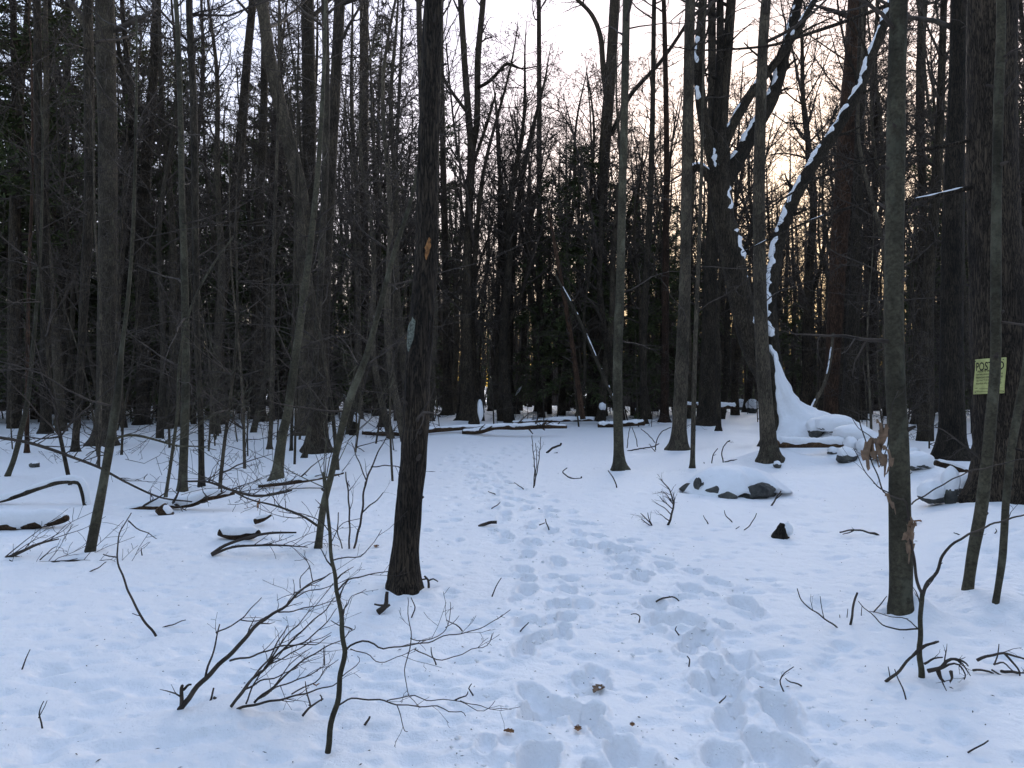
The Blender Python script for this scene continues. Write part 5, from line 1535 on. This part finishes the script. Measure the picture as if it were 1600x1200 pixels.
brush('fallen_branch', 'drooping twiggy evergreen branch half buried in snow beside the forked sapling', 'branch', s4.y,
      [Z([(750, 745), (800, 735), (840, 700), (880, 690), (915, 700), (940, 725)], *o4, 1 / 3, 7, 2), Z([(800, 740), (850, 715), (900, 720), (925, 760), (920, 790)], *o4, 1 / 3, 4, 1.5), Z([(730, 710), (780, 690), (820, 680)], *o4, 1 / 3, 4, 2),
       Z([(870, 690), (910, 710), (935, 760)], *o4, 1 / 3, 3, 1.2), Z([(800, 745), (815, 780), (830, 800)], *o4, 1 / 3, 8, 3), Z([(860, 745), (866, 780), (858, 805)], *o4, 1 / 3, 6, 2)], 308, extra=14, tl=(0.04, 0.12))
s5 = hit(1585, 1052)
brush('fallen_branch', 'arching bare twigs bowed into the snow past the half buried evergreen branch', 'branch', s5.y,
      [Z([(980, 695), (1040, 672), (1120, 665), (1200, 690), (1290, 720)], *o4, 1 / 3, 5, 2), Z([(1110, 668), (1150, 710), (1168, 745), (1158, 775)], *o4, 1 / 3, 4, 2), Z([(1055, 712), (1110, 710), (1150, 745)], *o4, 1 / 3, 3, 2), Z([(960, 742), (1040, 748), (1070, 775), (1072, 805)], *o4, 1 / 3, 4, 1.5),
       Z([(1050, 742), (1095, 765), (1115, 800)], *o4, 1 / 3, 3, 1.5), Z([(1095, 745), (1150, 755), (1250, 770), (1320, 790)], *o4, 1 / 3, 5, 3)], 309, extra=4, tl=(0.04, 0.14))

def small(label, lst, bark='twig', extra=3, name='twig', group=None, cat='twig', tl=(0.05, 0.16)):
    b = hit(lst[0][0][0], lst[0][0][1])
    r_ = brush(name, label, cat, b.y, lst, int(lst[0][0][0] * 7 + lst[0][0][1]), extra=extra, bark=bark, tl=tl)
    if group: r_['group'] = group
small('long thin twig slanting out of the snow near the smooth grey tree', [Z([(328, 546), (240, 480), (170, 430), (135, 360)], *o4, 1 / 3, 2.6, 1.5)])
small('straight short dark stick upright in snow near the smooth grey tree', [Z([(385, 533), (400, 450), (412, 390), (418, 378)], *o4, 1 / 3, 4, 3)], extra=0)
small('wispy cluster of tiny stems before the smooth grey tree', [Z([(370, 495), (372, 455)], *o4, 1 / 3, 1.4, 1), Z([(335, 497), (336, 480)], *o4, 1 / 3, 1.4, 1), Z([(262, 505), (258, 450), (252, 400)], *o4, 1 / 3, 1.5, 1), Z([(437, 485), (438, 440)], *o4, 1 / 3, 1.4, 1)], extra=0)
small('dead branch lying arched on the snow between the stump and the smooth grey tree', [Z([(520, 110), (470, 95), (420, 84), (370, 88), (335, 96)], *o4, 1 / 3, 3, 2.4), Z([(400, 88), (375, 100), (355, 108)], *o4, 1 / 3, 2.4, 1.4), Z([(470, 95), (500, 98), (515, 103)], *o4, 1 / 3, 2.4, 1.4)])
small('thin curved branch leaning from the snow beside the leaning near sapling', [Z([(732, 583), (650, 470), (590, 340), (555, 240), (550, 160), (570, 80), (615, 5)], 0, 800, 1 / 3, 4, 1.5), Z([(549, 215), (510, 205), (485, 200)], 0, 800, 1 / 3, 2.5, 1.5), Z([(655, 485), (630, 480), (620, 478)], 0, 800, 1 / 3, 1.5, 1), Z([(600, 40), (640, 75), (690, 100), (735, 124)], 0, 800, 1 / 3, 2.4, 1.2)], extra=2)
o8, f8 = (650, 680), 600 / 1385
small('bushy dry conifer seedling standing in open snow beyond the footprints', [Z([(908, 326), (920, 295), (928, 250), (918, 205), (885, 160)], *o8, f8, 4, 1.5), Z([(922, 290), (900, 265), (865, 245)], *o8, f8, 2, 1), Z([(928, 250), (905, 215), (885, 205)], *o8, f8, 2, 1), Z([(925, 280), (932, 240), (930, 205)], *o8, f8, 2, 1), Z([(915, 310), (895, 295), (880, 285)], *o8, f8, 2, 1), Z([(926, 265), (900, 245), (880, 222)], *o8, f8, 2, 1)], extra=16, name='seedling', cat='seedling', tl=(0.06, 0.16))
small('low tuft of dry seedling stems next to the bushy seedling', [Z([(852, 328), (830, 300), (810, 282)], *o8, f8, 2.5, 1), Z([(850, 325), (840, 300), (835, 278)], *o8, f8, 2, 1), Z([(845, 326), (822, 310), (812, 300)], *o8, f8, 2, 1)], extra=10, name='seedling', cat='seedling')
small('short thick dark stick lying on the snow beside the trail, near the furrowed trunk', [Z([(226, 330), (255, 318), (291, 313)], *o8, f8, 5, 5)], extra=0)
small('thin dark stick lying across the meeting of the two trails', [Z([(441, 266), (490, 285), (541, 305)], *o8, f8, 2.6, 1.6)], extra=1)
small('little crossed dark twigs beside the meeting of the two trails', [Z([(480, 342), (470, 318), (468, 302)], *o8, f8, 2.2, 1.4), Z([(443, 325), (465, 315)], *o8, f8, 2, 1.4)], extra=0)
small('bowed dark twig bent into a hoop over deep footprints', [Z([(865, 601), (890, 588), (925, 583), (950, 600), (963, 628)], *o8, f8, 3, 1.8)], extra=4, tl=(0.03, 0.07))
small('small hooked twig standing beside the deep footprints', [Z([(804, 676), (806, 655), (795, 643), (776, 648)], *o8, f8, 2.2, 1.4)], extra=0)
small('single short twig upright in the wider churned trail', [Z([(984, 835), (985, 810), (979, 795)], *o8, f8, 2.4, 1.8)], extra=0)
small('pale cluster of tall thin weed stems past the trail bend', [Z([(424, 190), (428, 120), (422, 50), (418, 0)], *o8, f8, 2, 1), Z([(426, 185), (440, 110), (446, 60), (450, 5)], *o8, f8, 2, 1), Z([(430, 150), (436, 90), (432, 30)], *o8, f8, 1.6, 1)], extra=6)
small('curved bare stem and dark root tip rising by a snow hummock past the weed stems', [Z([(470, 65), (495, 45), (520, 36), (523, 28)], *o8, f8, 3.5, 3), Z([(480, 72), (500, 66), (510, 62)], *o8, f8, 2.5, 2)], extra=3)
small('curled fallen twig on the snow between the weed stems and the slim pale trunk', [Z([(595, 157), (560, 155), (535, 140), (530, 130), (545, 118)], *o8, f8, 2.4, 1.5), Z([(595, 155), (597, 148)], *o8, f8, 3, 2)], extra=4)
small('thin bent stick leaning toward the slim pale trunk', [Z([(724, 190), (715, 160), (693, 128)], *o8, f8, 2.2, 1.5)], extra=0)
small('network of thin briar canes arching between the slim pale trunk and the dark grey trunk', [(( lambda: [(980, 705, 2.2), (1000, 701, 2), (1020, 698, 1.8), (1030, 693, 1.5)])()), [(1024, 705, 2), (1025, 690, 1.8), (1032, 675, 1.6), (1046, 667, 1.4)], [(982, 718, 2), (1000, 722, 1.8), (1016, 722, 1.6), (1030, 707, 1.2)], [(996, 698, 1.6), (994, 685, 1.4), (988, 668, 1.1)], [(1024, 692, 1.5), (1014, 680, 1.4), (1002, 670, 1.1)], [(980, 700, 1.6), (982, 680, 1.4), (985, 664, 1.2)]], extra=2, name='briar', cat='shrub')
small('twisted root tip with fine rootlets in the snow close beside the furrowed trunk', [Z([(810, 355), (805, 320), (790, 298)], *o2, f2, 4, 3), Z([(805, 325), (830, 312), (855, 328)], *o2, f2, 3, 2), Z([(800, 310), (780, 318), (770, 322)], *o2, f2, 3, 2)], extra=5)
small('dark broken root prong sticking up at the furrowed trunk foot', [Z([(572, 470), (600, 448), (612, 420), (615, 375)], *o2, f2, 10, 5), Z([(605, 440), (580, 436), (556, 434)], *o2, f2, 4, 3), Z([(600, 450), (628, 436)], *o2, f2, 5, 4)], extra=0)
small('tall thin stems of a bare shrub between the leaning near sapling and the furrowed trunk', [[(553, 858, 3.5), (560, 830, 3.5), (566, 800, 3.3), (570, 760, 3), (585, 720, 2.4), (600, 690, 1.6), (625, 660, 1)], [(545, 862, 3), (548, 820, 2.8), (548, 770, 2.5), (545, 735, 2)], [(566, 800, 2.4), (590, 780, 1.8), (598, 770, 1.2)], [(572, 750, 2.2), (560, 715, 1.8), (552, 690, 1.2)], [(580, 730, 2), (610, 727, 1.8), (640, 733, 1.2)], [(536, 860, 2), (528, 830, 2), (530, 800, 1.6)]], extra=4, name='shrub', cat='shrub', tl=(0.1, 0.35))
small('thin low branches reaching over the snow past the furrowed trunk', [[(659, 737, 2), (690, 738, 1.8), (710, 742, 1.5), (722, 737, 1)], [(659, 750, 2), (685, 756, 1.6), (705, 757, 1.3), (708, 750, 1)]], extra=2)
small('short dark wood splinter sticking out of the snow beside the nearest sapling foot', [Z([(510, 998), (522, 978), (535, 956)], *o2, f2, 4, 3), Z([(512, 998), (490, 1000), (470, 1006)], *o2, f2, 2, 1.4)], extra=0)
small('slim bowed canes rising behind the snow dome of the boulder', [[(1130, 723, 2), (1128, 705, 1.8), (1135, 692, 1.6), (1141, 688, 2)], [(1132, 722, 2), (1150, 719, 1.8), (1168, 722, 1.5), (1183, 727, 1.2)], [(1112, 730, 2), (1113, 712, 1.7), (1120, 700, 1.3)], [(1104, 733, 1.6), (1100, 722, 1.2)]], extra=2, name='briar', cat='shrub')
small('thin bent twig and pale stalk on open snow before the boulder', [[(1161, 830, 1.8), (1174, 818, 1.6), (1182, 802, 1.3)], [(1149, 827, 1.4), (1155, 822, 1.2)]], extra=0)
small('forked dark stick leaning at the boulder end', [[(1205, 791, 3), (1213, 778, 2.5), (1220, 767, 2)], [(1212, 780, 2), (1222, 771, 1.6)]], extra=0)
small('short twig lying alone on the near snow past the forked sapling', [[(1512, 1176, 2.6), (1530, 1166, 2.4), (1545, 1156, 2)]], extra=0)
small('lone thin grass stalk bending over the near snow', [[(60, 1122, 1.5), (66, 1110, 1.4), (74, 1094, 1.2)]], extra=0)

rng = random.Random(21)
for i in range(46):                        # the many little twig tips that nothing but their place tells apart
    px = rng.uniform(30, 1570); py = rng.choice([rng.uniform(690, 800), rng.uniform(760, 1000), rng.uniform(900, 1180)])
    if 780 < px < 1250 and py > 830 and rng.random() < 0.6: continue
    s = (py - 600) / 300 + 0.25
    a = rng.uniform(-1.2, 1.2); ln = rng.uniform(14, 42) * s * 0.7
    x1, y1 = px + math.sin(a) * ln * 0.6, py - math.cos(a) * ln * 0.5
    x2, y2 = px + math.sin(a + rng.uniform(-.5, .5)) * ln, py - math.cos(a) * ln * 0.9
    small('tiny bare twig tip poking up through the snow', [[(px, py, 1.9 * s ** 0.5), (x1, y1, 1.5 * s ** 0.5), (x2, y2, 1.0 * s ** 0.5)]], extra=rng.choice([0, 0, 4]), group='tiny twig tips poking through the snow')

# ------------------------------------------------------------------ leaves
def leaf(label, p, size, seed, mat='leaf', flat=True, name='dead_leaf', parent=None, lobes=3):
    rng = random.Random(seed)
    ns_, nc = 14, 7
    V = []
    for i, s in enumerate(np.linspace(0, 1, ns_)):
        w = math.sin(math.pi * min(1, s * 0.97 + 0.02)) ** 0.7 * (0.42 + 0.16 * math.sin(s * lobes * 6.28 + 1))
        for c in np.linspace(-1, 1, nc):
            curl = 0.22 * (c * c) + 0.12 * math.sin(s * 3 + seed)
            V.append((s - 0.5, c * w * 0.75, curl * (0.5 + 0.6 * s)) if flat else (s - 0.5 + 0.10 * abs(c) * math.sin(s * 21), c * w * 0.34 * (1.25 - 0.9 * s) , 0.30 * abs(c) * (0.4 + 0.6 * math.sin(3 * s + seed)) + 0.2 * math.sin(2.5 * s + seed)))
    V = np.array(V) * size
    if flat:
        a = rng.uniform(0, 6.28); e = rng.uniform(-0.2, 0.2)
        V = np.stack([V[:, 0] * math.cos(a) - V[:, 1] * math.sin(a), V[:, 0] * math.sin(a) + V[:, 1] * math.cos(a), V[:, 2] + V[:, 0] * e], 1)
    else:                                   # hanging by its stalk
        a = rng.uniform(-0.6, 0.6)
        V = np.stack([V[:, 1] * math.cos(a) + V[:, 2] * math.sin(a) + V[:, 0] * rng.uniform(-.2, .2), V[:, 2] * math.cos(a) - V[:, 1] * math.sin(a), -(V[:, 0] + 0.5 * size)], 1)
    i = np.arange(ns_ - 1)[:, None]; j = np.arange(nc - 1)[None]; a = i * nc + j
    Q = np.stack([a, a + 1, a + nc + 1, a + nc], -1).reshape(-1, 4)
    mb = MB(); mb.add(V + np.array(p), Q)
    mb.add(V + np.array(p) + np.array([0, 0.0008, -0.0008]), Q[:, ::-1])
    if parent is not None:
        return mb.build('leaf', M[mat], parent, parent.location[:])
    o = mb.build(name, M[mat], None, tuple(p))
    return tag(o, label, 'leaf')
def leaf_on(label, px, py, size, seed, mat='leaf'):
    h = hit(px, py); return leaf(label, (h.x, h.y, h.z + 0.012), size, seed, mat)
leaf_on('pale brown curled leaf lying flat between the two trails', 935, 1084, 0.085, 1, 'tan_leaf')
leaf_on('dark brown crumpled leaf on the snow nearest the nearest sapling branches', 795, 1148, 0.05, 2)
leaf_on('dark leaf at the rim of a footprint in the narrower trail', 903, 1144, 0.05, 3)
leaf_on('small dark curled leaf between the trails past the pale brown leaf', 988, 1138, 0.035, 4)
leaf_on('dark leaf fragment at the edge of the deep churned trail', 1192, 1082, 0.045, 5)
leaf_on('small brown leaf caught at the tip of the brushwood fan', 494, 1077, 0.05, 6)
leaf_on('brown leaf on open snow between the smooth grey tree and the stone heap', 1434, 818, 0.09, 7)
leaf_on('curled brown leaf beside the shrub stems near the furrowed trunk', 588, 857, 0.07, 8)
p = at(404, 780, 9.4)
leaf('orange brown dead leaf hanging in the spindly bough over the mossy log', p, 0.13, 9, 'scar', flat=False)
for k_, (px, py, sz) in enumerate([(1371, 655, 0.13), (1380, 662, 0.15), (1375, 668, 0.12), (1364, 684, 0.17), (1370, 688, 0.14), (1377, 686, 0.19), (1383, 696, 0.15), (1418, 806, 0.13), (1424, 812, 0.17), (1428, 816, 0.15), (1422, 832, 0.16), (1394, 772, 0.10)]):
    leaf('', at(px, py, s2.y), sz, 60 + k_, 'tan_leaf', flat=False, parent=SR, lobes=2)

# ------------------------------------------------------------------ specks of bark and seed on the snow
lm = MB(); rng = random.Random(31)
for i in range(1500):
    d = 2.3 * math.exp(rng.random() * 2.0); a = rng.uniform(-0.72, 0.72)
    x, y = math.sin(a) * d, math.cos(a) * d
    s = 0.0012 + 0.0032 * rng.random() ** 2.5
    z = gzs(x, y) + 0.004
    an = rng.uniform(0, 6.28); e = rng.uniform(1, 2.6) if rng.random() < 0.75 else rng.uniform(3, 6)
    ux, uy = math.cos(an) * s * e, math.sin(an) * s * e
    vx, vy = -math.sin(an) * s, math.cos(an) * s
    lm.add(np.array([(x - ux, y - uy, z), (x + vx, y + vy, z), (x + ux, y + uy, z), (x - vx, y - vy, z), (x, y, z + s * 1.2)]), None, [(0, 3, 4), (3, 2, 4), (2, 1, 4), (1, 0, 4)])
tag(lm.build('forest_litter', M['litter']), 'tiny dark specks of bark and seed strewn over the snow', 'litter', kind='stuff')

# ------------------------------------------------------------------ crumbs of broken crust kicked out along the trails
cm = MB(); rng = random.Random(47)
OCT = np.array([(1, 0, 0), (-1, 0, 0), (0, 1, 0), (0, -1, 0), (0, 0, 1), (0, 0, -1)], float)
OF = [(0, 2, 4), (2, 1, 4), (1, 3, 4), (3, 0, 4), (2, 0, 5), (1, 2, 5), (3, 1, 5), (0, 3, 5)]
for x, y, ang, s_, dp in PR:
    if math.hypot(x, y) > 9: continue
    for _ in range(rng.randrange(3, 9)):
        a = rng.uniform(0, 6.283); q = s_ * rng.uniform(0.95, 2.0)
        cx, cy = x + math.cos(a) * q, y + math.sin(a) * q
        z = 0.004 + 0.015 * rng.random() ** 3
        V = OCT * np.array([z * rng.uniform(0.7, 1.5), z * rng.uniform(0.7, 1.5), z * rng.uniform(0.6, 1.1)]) * np.array([[rng.uniform(0.7, 1.25)] for _ in range(6)])
        an = rng.uniform(0, 6.28)
        V = np.stack([V[:, 0] * math.cos(an) - V[:, 1] * math.sin(an), V[:, 0] * math.sin(an) + V[:, 1] * math.cos(an), V[:, 2]], 1)
        cm.add(V + np.array([cx, cy, gzs(cx, cy) - z * 0.05]), None, OF)
tag(cm.build('snow_crumbs', M['snow']), 'loose crumbs of broken snow crust along the trodden trails', 'snow', kind='stuff')
